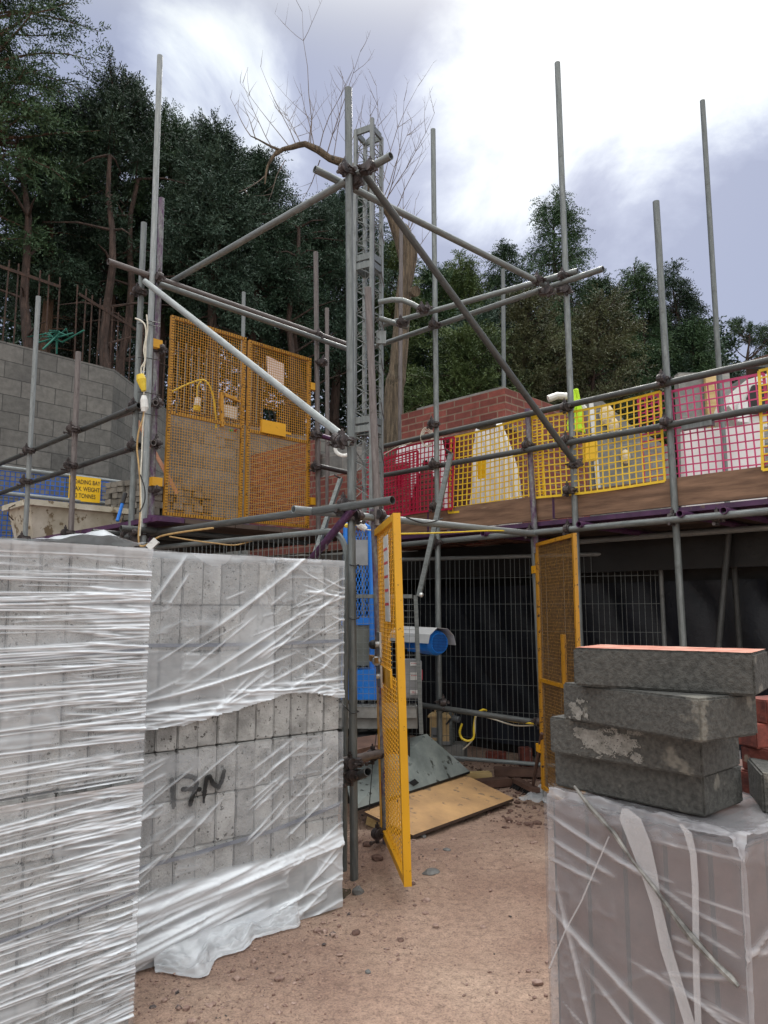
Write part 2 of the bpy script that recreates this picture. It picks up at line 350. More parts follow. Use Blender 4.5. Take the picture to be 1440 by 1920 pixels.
def film(name, base, gain, tint=(.74, .775, .82), rough=.22, nscale=3, nst=(1, 1, 1), spread=.5):
    m, nt, B, N, L = newmat(name)
    a = N.new('ShaderNodeAttribute'); a.attribute_name = 'film'; tc = N.new('ShaderNodeTexCoord').outputs['UV']
    n = noise(N, L, tc, nscale, 4, .6, nst)
    m1 = N.new('ShaderNodeMath'); m1.operation = 'MULTIPLY_ADD'; m1.inputs[1].default_value = gain; m1.inputs[2].default_value = base; L.new(a.outputs['Fac'], m1.inputs[0])
    m2 = N.new('ShaderNodeMath'); m2.operation = 'MULTIPLY_ADD'; m2.inputs[1].default_value = spread; L.new(n, m2.inputs[0])
    m3 = N.new('ShaderNodeMath'); m3.operation = 'ADD'; m3.inputs[1].default_value = -.5*spread; m3.use_clamp = True
    L.new(m1.outputs[0], m2.inputs[2]); L.new(m2.outputs[0], m3.inputs[0])
    B.inputs['Base Color'].default_value = (*tint, 1); B.inputs['Roughness'].default_value = rough; B.inputs['Specular IOR Level'].default_value = .6
    n2 = noise(N, L, tc, nscale*9, 4, .6, nst); L.new(bump(N, L, n2, .25, .004), B.inputs['Normal'])
    t = N.new('ShaderNodeBsdfTransparent'); mx = N.new('ShaderNodeMixShader'); L.new(m3.outputs[0], mx.inputs[0]); L.new(t.outputs[0], mx.inputs[1]); L.new(B.outputs[0], mx.inputs[2])
    L.new(mx.outputs[0], nt.nodes['Material Output'].inputs['Surface']); return m
M['film_near'] = film('stretch_film_dense', .17, .62, nscale=2.2, nst=(1.0, 5, 1), spread=.7, rough=.13)
M['film_far'] = film('stretch_film_thin', .19, .62, nscale=2.6, nst=(1.3, 3, 1), spread=.5, rough=.13)
M['film_clear'] = film('clear_grey_film', .36, .6, tint=(.44, .43, .45), rough=.1, nscale=2.0, nst=(1, 2.5, 1), spread=.35)
M['film_loose'] = film('loose_white_film', .50, .42, nscale=5, spread=.5)
M['film_white'] = film('white_sheet', .93, .2, tint=(.74, .74, .75), rough=.35, nscale=4, spread=.1)
M['film_band'] = film('doubled_film_band', .34, .3, tint=(.7, .7, .72), nscale=3, spread=.4)
M['strap'] = surf('blue_grey_strap', (.11, .125, .165), (.17, .19, .24), 10, .4, 0, 0)
M['spray'] = surf('black_spray_paint', (.008, .008, .008), (.014, .014, .014), 10, .7, 0, 0)
def ground_mat():
    m, nt, B, N, L = newmat('red_brown_dirt'); tc = N.new('ShaderNodeTexCoord').outputs['Object']
    n = noise(N, L, tc, .9, 5, .6); n2 = noise(N, L, tc, 26, 6, .75); n3 = noise(N, L, tc, 110, 3, .7)
    c = ramp(N, L, n, [(.33, (.235, .142, .108)), (.5, (.345, .232, .176)), (.7, (.44, .32, .245))])
    c = mixc(N, L, .9, c, ramp(N, L, n2, [(.3, (.55, .52, .52)), (.5, (1, 1, 1)), (.72, (1.3, 1.28, 1.25))]), 'MULTIPLY')
    c = mixc(N, L, .8, c, ramp(N, L, n3, [(.33, (.5, .48, .48)), (.5, (1, 1, 1)), (.7, (1.35, 1.35, 1.35))]), 'MULTIPLY')
    L.new(c, B.inputs['Base Color'])
    L.new(ramp(N, L, n, [(.35, (.55,)*3), (.6, (.85,)*3)]), B.inputs['Roughness'])
    ad = N.new('ShaderNodeMath'); ad.operation = 'ADD'; L.new(n2, ad.inputs[0]); L.new(n3, ad.inputs[1])
    L.new(bump(N, L, ad.outputs[0], .7, .012), B.inputs['Normal']); return m
M['ground'] = ground_mat()
M['puddle'] = surf('muddy_water', (.08, .06, .04), (.11, .085, .06), 3, .06, 0, .02)
M['hill'] = surf('leaf_litter_soil', (.035, .024, .016), (.09, .06, .04), 3, .95, 0, .7, 12, bdist=.05)
M['slab'] = surf('floor_concrete', (.17, .165, .155), (.26, .25, .235), 3, .9, 0, .3, 30)
# ================================================================== GROUND
def ground_h(x, y):
    h = .05*fbm(x*.7, y*.7, 3, 3)+.035*fbm(x*3.1, y*3.1, 5, 4)+.012*fbm(x*14, y*14, 8, 3)
    near = np.clip((9-np.hypot(x, y-3))/4, 0, 1)
    # a shallow hollow by the standard, where water stands; rubble rise along the pack
    h = h-.055*np.exp(-(((x+.28)/.22)**2+((y-4.3)/.28)**2))
    h = h+.05*np.exp(-(((x+.05)/.22)**2+((y-4.95)/.3)**2))
    return h*near
gx = np.concatenate([[-700, -200, -60, -25, -12, -7, -5], np.linspace(-4, 4, 330), [5, 7, 12, 25, 60, 200, 700]])
gy = np.concatenate([[-700, -200, -60, -20, -6, -2, 0, .8], np.linspace(1.4, 9, 300), [10, 12, 20, 40, 90, 250, 900]])
X, Y = np.meshgrid(gx, gy, indexing='ij'); Z = ground_h(X, Y)
structure(npmesh('ground', np.stack([X.ravel(), Y.ravel(), Z.ravel()], 1), gridfaces(len(gx), len(gy)), M['ground']))
def gz(x, y): return float(ground_h(np.array([x]), np.array([y]))[0])
# puddle
pc = atz(648, 1672, 0); n = 22; pts = []
for k in range(n):
    a = 2*math.pi*k/n; r = 1+.25*math.sin(3*a+1)+.12*math.sin(7*a); pts.append((pc.x-.02+.17*r*math.cos(a), pc.y+.19*r*math.sin(a), -.035))
mb = MB(); mb.quad(pts); structure(mb.build('puddle_water', M['puddle']))
# loose stones (nobody could count them)
ico = bmesh.new(); bmesh.ops.create_icosphere(ico, subdivisions=1, radius=1); ico.verts.ensure_lookup_table()
IV = np.array([v.co[:] for v in ico.verts]); IF = np.array([[v.index for v in f.verts] for f in ico.faces]); ico.free()
def stones(name, mat, xs, ys, size, zoff=.25, zfun=None):
    n = len(xs); s = size[:, None, None]
    sc = rng.uniform(.55, 1.25, (n, 1, 3))*np.array([1, 1, .65]); jit = rng.uniform(.72, 1.25, (n, len(IV), 1))
    v = IV[None]*jit*sc*s; a = rng.uniform(0, 6.28, n); ca, sa = np.cos(a)[:, None], np.sin(a)[:, None]
    x = v[:, :, 0]*ca-v[:, :, 1]*sa; y = v[:, :, 0]*sa+v[:, :, 1]*ca
    z0 = (zfun or ground_h)(xs, ys)+size*zoff
    vv = np.stack([x+xs[:, None], y+ys[:, None], v[:, :, 2]+z0[:, None]], 2).reshape(-1, 3)
    ff = (IF[None]+(np.arange(n)*len(IV))[:, None, None]).reshape(-1, 3)
    return npmesh(name, vv, ff, mat, smooth=False)
n = 16000
xs = rng.uniform(-1.6, 1.7, n); ys = 1.5+rng.beta(1.1, 1.6, n)*5.2
clump = vnoise(xs*2.2, ys*2.2, 31); edge = np.exp(-((xs+.45-.28*(ys-4))/.38)**2)+.8*np.exp(-(((xs-.0)/.3)**2+((ys-4.8)/.5)**2))+.9*(ys > 5.4)
keep = rng.uniform(0, 1, n) < np.clip((clump-.45)*1.2+edge*.75+.12, .08, 1); xs, ys = xs[keep], ys[keep]
sz = np.clip(.0028*rng.lognormal(.35, .62, len(xs)), .002, .022)
stuff(stones('gravel', M['gravel'], xs, ys, sz))
# single stones that stand out
def rock(u, v, s, mat, label, flat=(1, 1, .6), rot=0, grp='single stones lying on the dirt'):
    p = atz(u, v, 0); r = random.Random(u); mb = MB(); b = bmesh.new(); bmesh.ops.create_icosphere(b, subdivisions=2, radius=s)
    for vv in b.verts:
        q = vv.co*(r.uniform(.78, 1.15)); q = V(q.x*flat[0], q.y*flat[1], max(q.z*flat[2], -s*flat[2]*.4)); q.rotate(Matrix.Rotation(rot, 3, 'Z')); vv.co = q
    m = bpy.data.meshes.new('stone'); b.to_mesh(m); b.free()
    o = link('stone', m, M[mat], None, (p.x, p.y, gz(p.x, p.y)+s*flat[2]*.3)); tag(o, label, 'stone', grp)
rock(808, 1640, .044, 'stone_grey', 'largest pale grey wedge of stone, right of the yellow gate tip', (1.15, .7, .5), .4)
rock(774, 1662, .017, 'stone_brown', 'brown stone just below the tip of the yellow gate')
rock(667, 1750, .02, 'stone_brown', 'brown angular stone in open dirt beside the wrapped block pack', (1.1, .8, .8), .6)
rock(751, 1760, .016, 'stone_brown', 'small brown stone lying alone in the middle of the dirt')
rock(793, 1570, .022, 'stone_grey', 'small white stone near the front edge of the plywood', (1, 1, .8))
rock(838, 1596, .024, 'stone_grey', 'dark stone right of the yellow gate below the plywood corner', (1.2, .8, .5))
rock(672, 1668, .034, 'stone_grey', 'grey rubble lump at the edge of the puddle', (1, .8, .9))
rock(708, 1618, .034, 'stone_brown', 'brown rubble lump behind the yellow gate foot', (1.1, .9, .7))
rock(688, 1600, .028, 'stone_brown', 'brown clod heaped between scaffold foot and gate post', (1, 1, .8))
rock(690, 1823, .012, 'stone_grey', 'tiny white pebble in the dirt in front of the packs', (1, 1, .8))

# ================================================================== WRAPPED PACKS
def rounded_block(name, size, mat, bev=.006, jit=.0, seed=0, parent=None, Mx=None, sub=0):
    b = bmesh.new(); bmesh.ops.create_cube(b, size=1)
    for v in b.verts: v.co = V(v.co.x*size[0], v.co.y*size[1], v.co.z*size[2])
    if sub: bmesh.ops.subdivide_edges(b, edges=b.edges[:], cuts=sub, use_grid_fill=True)
    bmesh.ops.bevel(b, geom=[e for e in b.edges if len(e.link_faces) == 2 and e.calc_face_angle(0) > .5], offset=bev, segments=2, affect='EDGES')
    r = random.Random(seed)
    if jit:
        for v in b.verts: v.co += V(r.uniform(-jit, jit), r.uniform(-jit, jit), r.uniform(-jit, jit))
    m = bpy.data.meshes.new(name); b.to_mesh(m); b.free()
    return m
def film_height(S, Z, streaks):
    h = np.zeros_like(S); k = np.zeros_like(S)
    for (s0, z0, ang, L, w, amp, cur) in streaks:
        ca, sa = math.cos(ang), math.sin(ang); a = (S-s0)*ca+(Z-z0)*sa; b = -(S-s0)*sa+(Z-z0)*ca-cur*a*a
        m = (np.abs(a) < L) & (np.abs(b) < 4*w)
        t = np.exp(-np.abs(b[m]/w)**1.3)*np.clip((1-np.abs(a[m])/L)*2.5, 0, 1); h[m] += amp*t; k[m] += t
    return h, np.clip(k, 0, 1.3)  # k: thicker film at folds, whitened to carry the fold highlights too
def film_sheet(name, mat, parent, O, da, L, H, nrm, step, streaks, off=.014, hole=None, extra=None, rough=.004, zstep=None):
    ns = max(2, int(L/step)); nz = max(2, int(H/(zstep or step)))
    S, Z = np.meshgrid(np.linspace(0, L, ns), np.linspace(0, H, nz), indexing='ij')
    h, k = film_height(S, Z, streaks)
    rg = np.clip(1-np.abs(fbm(S*7+2*fbm(S*3, Z*3, 5, 2)*3, Z*11, 91, 3))*9, 0, 1)**3*(vnoise(S*5, Z*5, 19) > .42)
    h = h+off+rough*fbm(S*9, Z*9, 77, 3)*2+rough*1.1*rg; k = np.clip(k+.28*rg, 0, 1.4)  # crinkles raised and also whitened, their glints put into the opacity
    if extra is not None: e = extra(S, Z); h = h+e[0]; k = k+e[1]
    O = np.array(O); da = np.array(da); nrm = np.array(nrm); S = np.where(S <= 1e-9, -off-.002, S)
    v = O+S[..., None]*da+Z[..., None]*np.array([0, 0, 1])+h[..., None]*nrm
    F = gridfaces(ns, nz)
    if hole is not None:
        keep = ~hole(S, Z).ravel()[F].any(1); F = F[keep]
    return npmesh(name, v.reshape(-1, 3), F, mat, parent, uv=np.stack([S.ravel(), Z.ravel()], 1), attr=k.ravel())
def mkstreaks(n, L, H, a0, a1, l0, l1, w0, w1, am0, am1, rs, zf=None, s0=None):
    out = []
    for i in range(n):
        s = rs.uniform(0, L) if s0 is None else s0(rs); z = rs.uniform(0, H) if zf is None else zf(rs, s)
        out.append((s, z, rs.uniform(a0, a1), rs.uniform(l0, l1), rs.uniform(w0, w1), rs.uniform(am0, am1), rs.uniform(-.02, .02)))
    return out
PB = [rounded_block('concrete_block', (.098, .44, .2125), None, .005, .0012, i) for i in range(3)]
def block_pack(root, O, da, dn, cols, z0, tierz, mat):
    """O = front right bottom corner; da runs left along the front; dn points inward"""
    X_, Y_ = np.array(da), np.array(dn); rs = random.Random(z0*100+cols)
    for m in PB:
        if not m.materials: m.materials.append(mat)
    for row in range(4):
        for c in range(cols):
            for dep in range(2):
                o = bpy.data.objects.new('concrete_block', rs.choice(PB)); COL.objects.link(o); o.parent = root
                p = Vector(O)+Vector(da)*(.05+.1*c+rs.uniform(-.002, .002))+Vector(dn)*(.22+.445*dep+rs.uniform(-.006, .006)); p.z = z0+.1075+.215*row
                a = math.atan2(da[1], da[0])+rs.uniform(-.008, .008)+(math.pi if rs.random() < .5 else 0)
                o.location = p-parent_loc(root); o.rotation_euler = (0, 0, a)
rs = random.Random(4)
# ---- far packs, marked 17N
FC = V(-.235, 4.0, 0); FA = V(-.77, -.64, 0).normalized(); FN = V(.64, -.77, 0).normalized(); FI = -FN   # FN faces the camera side
FL = 1.2; COLS = 12
far = thing('concrete_block_pack', (FC+FA*.6+FI*.45), 'stack of pale concrete blocks in torn clear film, sprayed 17N in black', 'block pack', 'film-wrapped packs of concrete blocks')
block_pack(far, FC, FA, FI, COLS, .012, 0, M['pack_block'])
far2 = thing('concrete_block_pack', (FC+FA*.6+FI*.45+V(0, 0, .885)), 'upper pale concrete block pack, torn film edge, standing on the pack sprayed 17N', 'block pack', 'film-wrapped packs of concrete blocks')
far['label'] = 'lower pack of pale concrete blocks sprayed 17N in black, film trailing on the dirt'
block_pack(far2, FC+FI*.004, FA, FI, COLS, .8745, 0, M['pack_block'])
# film on the far packs: lower sheet and upper sheet with a torn band between
def ztear_up(S): return .165-.055*np.clip((S-.25)/.9, 0, 1)**1+.03*np.sin(S*5)+.008*fbm(S*16, S*0, 4, 3)*3-.09*np.clip(.18-S, 0, 1)
LOW = mkstreaks(34, FL, .3, -.22, -.12, .15, .6, .006, .02, .004, .014, rs)+mkstreaks(16, FL, .86, -.75, -.5, .05, .22, .003, .008, .004, .01, rs)+mkstreaks(14, .5, .5, -.6, -.45, .06, .16, .003, .006, .004, .008, rs, zf=lambda r, s: r.uniform(.35, .8))+mkstreaks(20, .2, .86, -.5, -.3, .05, .12, .003, .005, .004, .008, rs, s0=lambda r: 1.06+r.uniform(-.05, .08))
O_far = FC+V(0, 0, .0)
qm = on(368, 1480, FC, FN)-FC; QS, QZ = qm.dot(FA), qm.z
def low_extra(S, Z):
    c17 = -.32*np.exp(-((S-QS)/.17)**4-((Z-QZ)/.085)**4)
    k = .42*np.clip((.31+.05*fbm(S*3, Z*0, 9, 3)*2-Z)/.02, 0, 1)*(.55+.9*vnoise(S*2.5+Z*3, Z*14-S*3, 5))+.2*(vnoise(S*3, Z*4, 12) > .62)+c17; h = .02*np.clip(.3-Z, 0, 1)*(1+fbm(S*6, Z*10, 5, 3))
    return h, k
film_sheet('plastic_film', M['film_far'], far, O_far, FA, FL, .865, FN, .0045, LOW, extra=low_extra)
UPS = [(.45, .72, -.62, .5, .010, .012, .1), (.30, .52, -.55, .42, .007, .01, .05), (.52, .45, -.5, .45, .006, .01, .04), (.33, .3, -.38, .5, .006, .009, .05), (.98, .74, -.95, .16, .008, .012, 0), (.93, .7, -1.0, .1, .006, .01, 0), (.62, .30, -.25, .4, .005, .008, .1), (.8, .26, -.2, .5, .005, .008, .1)]
UPS += mkstreaks(22, FL, .8, -.7, -.3, .05, .25, .002, .005, .003, .008, rs)+mkstreaks(26, .22, .8, -.4, .5, .03, .12, .002, .005, .003, .008, rs)
UPS += mkstreaks(30, FL, .12, -.15, .1, .06, .3, .003, .006, .004, .01, rs, zf=lambda r, s: float(ztear_up(np.array([s]))[0])+r.uniform(.0, .09))
def up_extra(S, Z):
    t = Z-ztear_up(S); return .012*np.exp(-(t/.03)**2)+.02*np.clip((Z-.84)/.03, 0, 1)*fbm(S*14, Z*4, 3, 3), .55*np.exp(-(t/.025)**2)+.3*(vnoise(S*4, Z*3, 44) > .68)+.5*np.clip((Z-.83)/.03, 0, 1)
film_sheet('plastic_film', M['film_far'], far2, FC+V(0, 0, .885), FA, FL, .875, FN, .0045, UPS, hole=lambda S, Z: Z < ztear_up(S), extra=up_extra)
def top_film(name, mat, root, C, da, di, L, D, z, amp, seed, bumps=(), roll=False):
    ns, nd = int(L/.011), int(D/.025); S, T_ = np.meshgrid(np.linspace(-.015, L, ns), np.linspace(-.015, D, nd), indexing='ij')
    h = amp*np.clip(fbm(S*5, T_*5, seed, 4)*2+.45, 0, 2)*np.clip(1-np.abs(T_-.03)*0, 0, 1)+.006
    for (s_, w_, a_) in bumps: h = h+a_*np.exp(-((S-s_)/w_)**2)*np.exp(-((T_-.06)/.09)**2)*(1+.8*fbm(S*25, T_*20, 5, 3))
    if roll:
        ed = np.minimum(S, T_); h = h+.05*np.exp(-((ed-.02)/.03)**2)*np.clip(fbm(S*13, T_*13, 8, 4)+.08, 0, 1)+.035*np.exp(-((S-L)**2+T_**2)/.004)
    C = np.array(C); v = C+S[..., None]*np.array(da)+T_[..., None]*np.array(di); v[..., 2] = z+h
    return npmesh(name, v.reshape(-1, 3), gridfaces(ns, nd), mat, root, uv=np.stack([S.ravel(), T_.ravel()], 1), attr=np.full(S.size, .4))
top_film('top_film', M['film_loose'], far2, FC, FA, FI, FL, .9, 1.745, .022, 6)
for s_, nrm_, O_, L_ in ((0, V(.77, .64, 0), FC, .9),):
    for z_, r_ in ((0, far), (.885, far2)):
        film_sheet('plastic_film', M['film_far'], r_, O_+V(0, 0, z_), FI, L_, .86, nrm_.normalized(), .03, [])
# straps and trailing loose film
def strap(root, C, da, nrm, zs, L, w=.016, off=.006, mat='strap'):
    mb = MB(); n = len(zs); P = [C+da*(L*i/(n-1))+nrm*off+V(0, 0, zs[i]) for i in range(n)]
    for i in range(n-1): mb.bar(P[i], P[i+1], .004, w, nrm)
    return mb.build('strap', M[mat], root)
strap(far2, FC, FA, FN, [1.335, 1.33, 1.335, 1.345], 1.2)
strap(far, FC, FA, FN, [.50, .44, .415, .40], 1.2)
# loose film at the foot
ns, nt_ = 170, 40; S, T_ = np.meshgrid(np.linspace(0, 1.16, ns), np.linspace(0, 1, nt_), indexing='ij')
reach = .005+.19*np.exp(-((S-.86)/.09)**2)+.10*np.exp(-((S-.66)/.16)**2)+.05*np.exp(-((S-.35)/.13)**2)+.05*fbm(S*13, S*0, 2, 4)
P = np.array(FC)+S[..., None]*np.array(FA)+(T_*reach+.03)[..., None]*np.array(FN)
gzz = ground_h(P[..., 0], P[..., 1]); P[..., 2] = np.maximum(gzz, -.02)+.010+(.09*(1-T_)**2.2)+.11*np.clip(fbm(S*13, T_*4, 22, 5)+.12, 0, 1)*np.sin(np.pi*np.clip(T_, 0, 1))
LF = gridfaces(ns, nt_); LF = LF[(reach.ravel()[LF] > .03).all(1)]
npmesh('loose_film', P.reshape(-1, 3), LF, M['film_loose'], far, uv=np.stack([S.ravel(), T_.ravel()], 1), attr=np.clip(.1+1.6*np.abs(fbm(S*12, T_*5, 3, 4)), 0, 1).ravel())
# sprayed 17N on the face (strokes follow the photograph's hand)
def spray(root):
    mb = MB(); O = at(385, 1480, 3.5)
    def fp(u, v): return on(u, v, FC+FN*.0095, FN)
    strokes = [[(322, 1462), (324, 1480), (325, 1498), (326, 1510)], [(333, 1462), (340, 1456), (354, 1455), (366, 1459), (369, 1470), (365, 1484), (360, 1496), (357, 1508)], [(343, 1480), (356, 1479), (374, 1480)],
               [(383, 1490), (385, 1474), (388, 1458), (393, 1456), (400, 1470), (410, 1476), (416, 1464), (420, 1446)], [(325, 1498), (325, 1515)], [(383, 1488), (382, 1504)]]
    for k, st in enumerate(strokes):
        w = .02 if k < 4 else .011
        pts = [fp(u, v) for u, v in st]
        for i in range(len(pts)-1):
            nsub = 4
            for j in range(nsub):
                a = pts[i].lerp(pts[i+1], j/nsub); b = pts[i].lerp(pts[i+1], (j+1.1)/nsub); mb.bar(a, b, .0014+.0001*k, w*(1+.12*math.sin(j*2+i*3)), FN)
        for p in pts: 
            r = w*.52; n_ = 12; mb.extrude([p+FA*(r*math.cos(6.2832*q/n_))+UP*(r*math.sin(6.2832*q/n_)) for q in range(n_)], FN*(.0016+.00012*k))
    mb.build('painted_mark', M['spray'], root)
spray(far)
# ---- near packs at the left edge
NC = V(-.92, 2.88, 0); NA = V(-.707, -.707, 0); NN = V(.707, -.707, 0); NI = -NN
near = thing('concrete_block_pack', NC+NA*.6+NI*.45+V(0, 0, .04), 'lower concrete block pack at the left edge, tightly wound in shiny streaked film', 'block pack', 'film-wrapped packs of concrete blocks')
near2 = thing('concrete_block_pack', NC+NA*.6+NI*.45+V(0, 0, .875), 'upper concrete block pack at the left edge, wound in horizontal bands of white film', 'block pack', 'film-wrapped packs of concrete blocks')
block_pack(near, NC, NA, NI, COLS, .012, 0, M['pack_block']); block_pack(near2, NC+NN*.0, NA, NI, COLS, .878, 0, M['pack_block'])
S1 = mkstreaks(110, FL, .84, -.045, .02, .12, .8, .0012, .0032, .002, .006, rs)+mkstreaks(90, .3, .84, -.06, .12, .05, .2, .002, .004, .003, .007, rs, s0=lambda r: abs(r.gauss(0, .13)))
S0 = mkstreaks(110, FL, .86, -.10, .0, .12, .8, .0012, .0034, .002, .006, rs)+mkstreaks(110, .3, .86, -.12, .12, .05, .2, .002, .004, .003, .007, rs, s0=lambda r: abs(r.gauss(0, .14)))
def nx(S, Z): return .012*np.clip((Z-.82)/.03, 0, 1)*(1+fbm(S*9, Z, 4, 3)), .5*np.clip((Z-.80)/.05, 0, 1)+.25*(vnoise(S*2, Z*9, 3) > .6)
film_sheet('plastic_film', M['film_near'], near2, NC+V(0, 0, .872), NA, FL, .862, NN, .014, S1, extra=nx, off=.009, zstep=.0026)
film_sheet('plastic_film', M['film_near'], near, NC+V(0, 0, .012), NA, FL, .85, NN, .014, S0, extra=nx, off=.009, zstep=.0026)
for z_, r_ in ((.012, near), (.872, near2)): film_sheet('plastic_film', M['film_near'], r_, NC+V(0, 0, z_), NI, .9, .86, V(.707, .707, 0), .03, [])
tf = top_film('top_film', M['film_loose'], near2, NC, NA, NI, FL, .9, 1.735, .035, 16, ((.80, .07, .06), (.72, .05, .05), (.16, .05, .035), (.3, .12, .02)))
strap(near2, NC, NA, NN, [1.35, 1.335, 1.33, 1.33], 1.2, .014, .005); strap(near, NC, NA, NN, [.47, .435, .43, .43], 1.2, .013, .005)
# ---- brick pack in the right foreground
BA = V(.47, 2.19, 0); BB = V(.796, 1.74, 0); Bl = (BA-BB).normalized(); Bg = V(.81, .586, 0).normalized(); ZB = .985
BL = (BA-BB).length; BW = 1.05
bp = thing('brick_pack', (BB+Bl*BL/2+Bg*BW/2), 'red brick pack under greyish clear film in the right foreground, carrying dense blocks', 'brick pack')
mb = MB()
for z_ in range(1): mb.box(BB+Bl*BL/2+Bg*BW/2+V(0, 0, ZB/2-.012), BL-.014, BW-.014, ZB-.024, Bl, -Bg if Bl.cross(Bg).z < 0 else Bg, UP)
mb.build('brick_stack', M['red_pack'], bp)
nL = -Bg; nR = -Bl
S3 = [(.30, .55, .42, .34, .008, .007, .15), (.2, .42, .5, .3, .006, .006, .1), (.33, .2, .18, .4, .010, .007, .1), (.25, .12, .12, .3, .006, .006, 0), (.38, .88, .25, .2, .006, .008, 0), (.44, .84, .2, .12, .005, .008, 0), (.47, .8, .1, .1, .004, .006, 0), (.45, .5, 1.25, .3, .006, .007, 0), (.12, .66, -.3, .1, .004, .006, 0), (.1, .6, .3, .12, .004, .006, 0)]+mkstreaks(8, BL, .95, -.1, .5, .05, .18, .002, .003, .001, .003, rs)+mkstreaks(9, .2, .5, -.1, .4, .03, .09, .002, .004, .002, .006, rs, zf=lambda r, s: r.uniform(.45, .85))
def film_drape(root, O, da, L, din, H, depth, step, streaks, seed, ext):
    nout = -np.array(din); da_ = np.array(da); q = np.concatenate([np.linspace(-depth, -.06, 26)[:-1], np.linspace(-.06, .10, 48), np.linspace(.10, H, int(H/step))[1:]])
    S, Q = np.meshgrid(np.linspace(-ext, L+.004, int(L/step)), q, indexing='ij'); Z = H-np.maximum(Q, 0)
    h, k = film_height(S, Z, streaks); face = np.clip(Q/.05, 0, 1)
    rg = np.clip(1-np.abs(fbm(S*6+1.5*fbm(S*3, Z*3, 5, 2)*3, Q*9, seed, 3))*8, 0, 1)**3*(vnoise(S*4, Q*4, seed+3) > .45)
    edge = np.exp(-(Q/.055)**2); crum = np.abs(fbm(S*15, Q*26, seed+5, 4)); top = Q < 0
    off = (.008+h+.005*fbm(S*7, Z*7, seed, 3)*2+.003*rg)*face+edge*(.004+.018*crum)
    r = .022; rounding = np.where(np.abs(Q) < r, r-np.sqrt(np.maximum(r*r-(r-np.abs(Q))**2, 0)), 0)*.6
    inn = np.maximum(-Q, 0); zz = np.where(top, H+.003+edge*(.004+.03*crum)+.012*np.abs(fbm(S*9, Q*9, seed+8, 3)), H-np.maximum(Q, 0)+edge*.02*crum)-rounding
    P = np.array(O)+S[..., None]*da_+(off-inn-rounding)[..., None]*nout; P[..., 2] = zz
    k = np.clip(k*face+.12*rg+edge*(.12+.9*crum)+np.where(top, .1+.9*np.abs(fbm(S*12, Q*12, seed+2, 3)), 0)+.25*np.exp(-((S+ext)/.02)**2), 0, 1.4)  # folds, crinkles and top edge whitened: gloss painted as film opacity
    return npmesh('plastic_film', P.reshape(-1, 3), gridfaces(len(S), len(q)), M['film_clear'], root, uv=np.stack([S.ravel(), Q.ravel()], 1), attr=k.ravel())
film_drape(bp, BB, Bl, BL, Bg, ZB+.003, .45, .005, S3, 31, .017)
S4 = mkstreaks(12, BW, .9, -.5, .5, .1, .4, .003, .007, .003, .007, rs)
film_drape(bp, BB, Bg, BW, Bl, ZB+.0, .12, .008, S4, 47, .017)
film_sheet('plastic_film', M['film_clear'], bp, BA, Bg, BW, ZB, Bl, .03, [], off=.01)
# bands of doubled film running down the face, twisted film cord, taped corner
def ribbon(name, mat, root, uvw, off=.022):
    mb = MB(); L_ = [on(u-w, v, BB+nL*off, nL) for u, v, w in uvw]; R_ = [on(u+w, v, BB+nL*off, nL) for u, v, w in uvw]
    for i in range(len(uvw)-1): mb.extrude([L_[i], L_[i+1], R_[i+1], R_[i]], nL*.0015)
    return mb.build(name, mat, root)
ribbon('film_band', M['film_band'], bp, [(1172, 1516, 6), (1182, 1535, 20), (1200, 1580, 20), (1218, 1640, 15), (1232, 1700, 9), (1250, 1780, 11), (1272, 1850, 10), (1295, 1925, 10), (1320, 1990, 10)])
ribbon('film_band', M['film_band'], bp, [(1276, 1545, 3), (1290, 1562, 7), (1300, 1600, 6), (1304, 1660, 6), (1305, 1740, 6), (1306, 1830, 6), (1310, 1930, 6)], .024)
mb = MB(); pts = [on(u+random.uniform(-4, 4), v, BB+nL*.03, nL) for u, v in ((1078, 1474), (1110, 1515), (1150, 1562), (1190, 1615), (1230, 1670), (1262, 1712), (1300, 1758), (1340, 1805), (1372, 1832), (1385, 1850))]
mb.limb(pts, [.004, .007, .006, .004, .005, .007, .010, .006, .009, .005], 6); mb.build('twisted_film', surf('dirty_twisted_film', (.06, .055, .05), (.3, .29, .27), 30, .4, 0, .6, 60), bp)
mb = MB(); mb.limb([on(u, v, BB+nL*.024, nL) for u, v in ((1142, 1568), (1120, 1620), (1090, 1690), (1060, 1745), (1030, 1815))], .0022, 5); mb.build('film_fold', M['film_band'], bp)

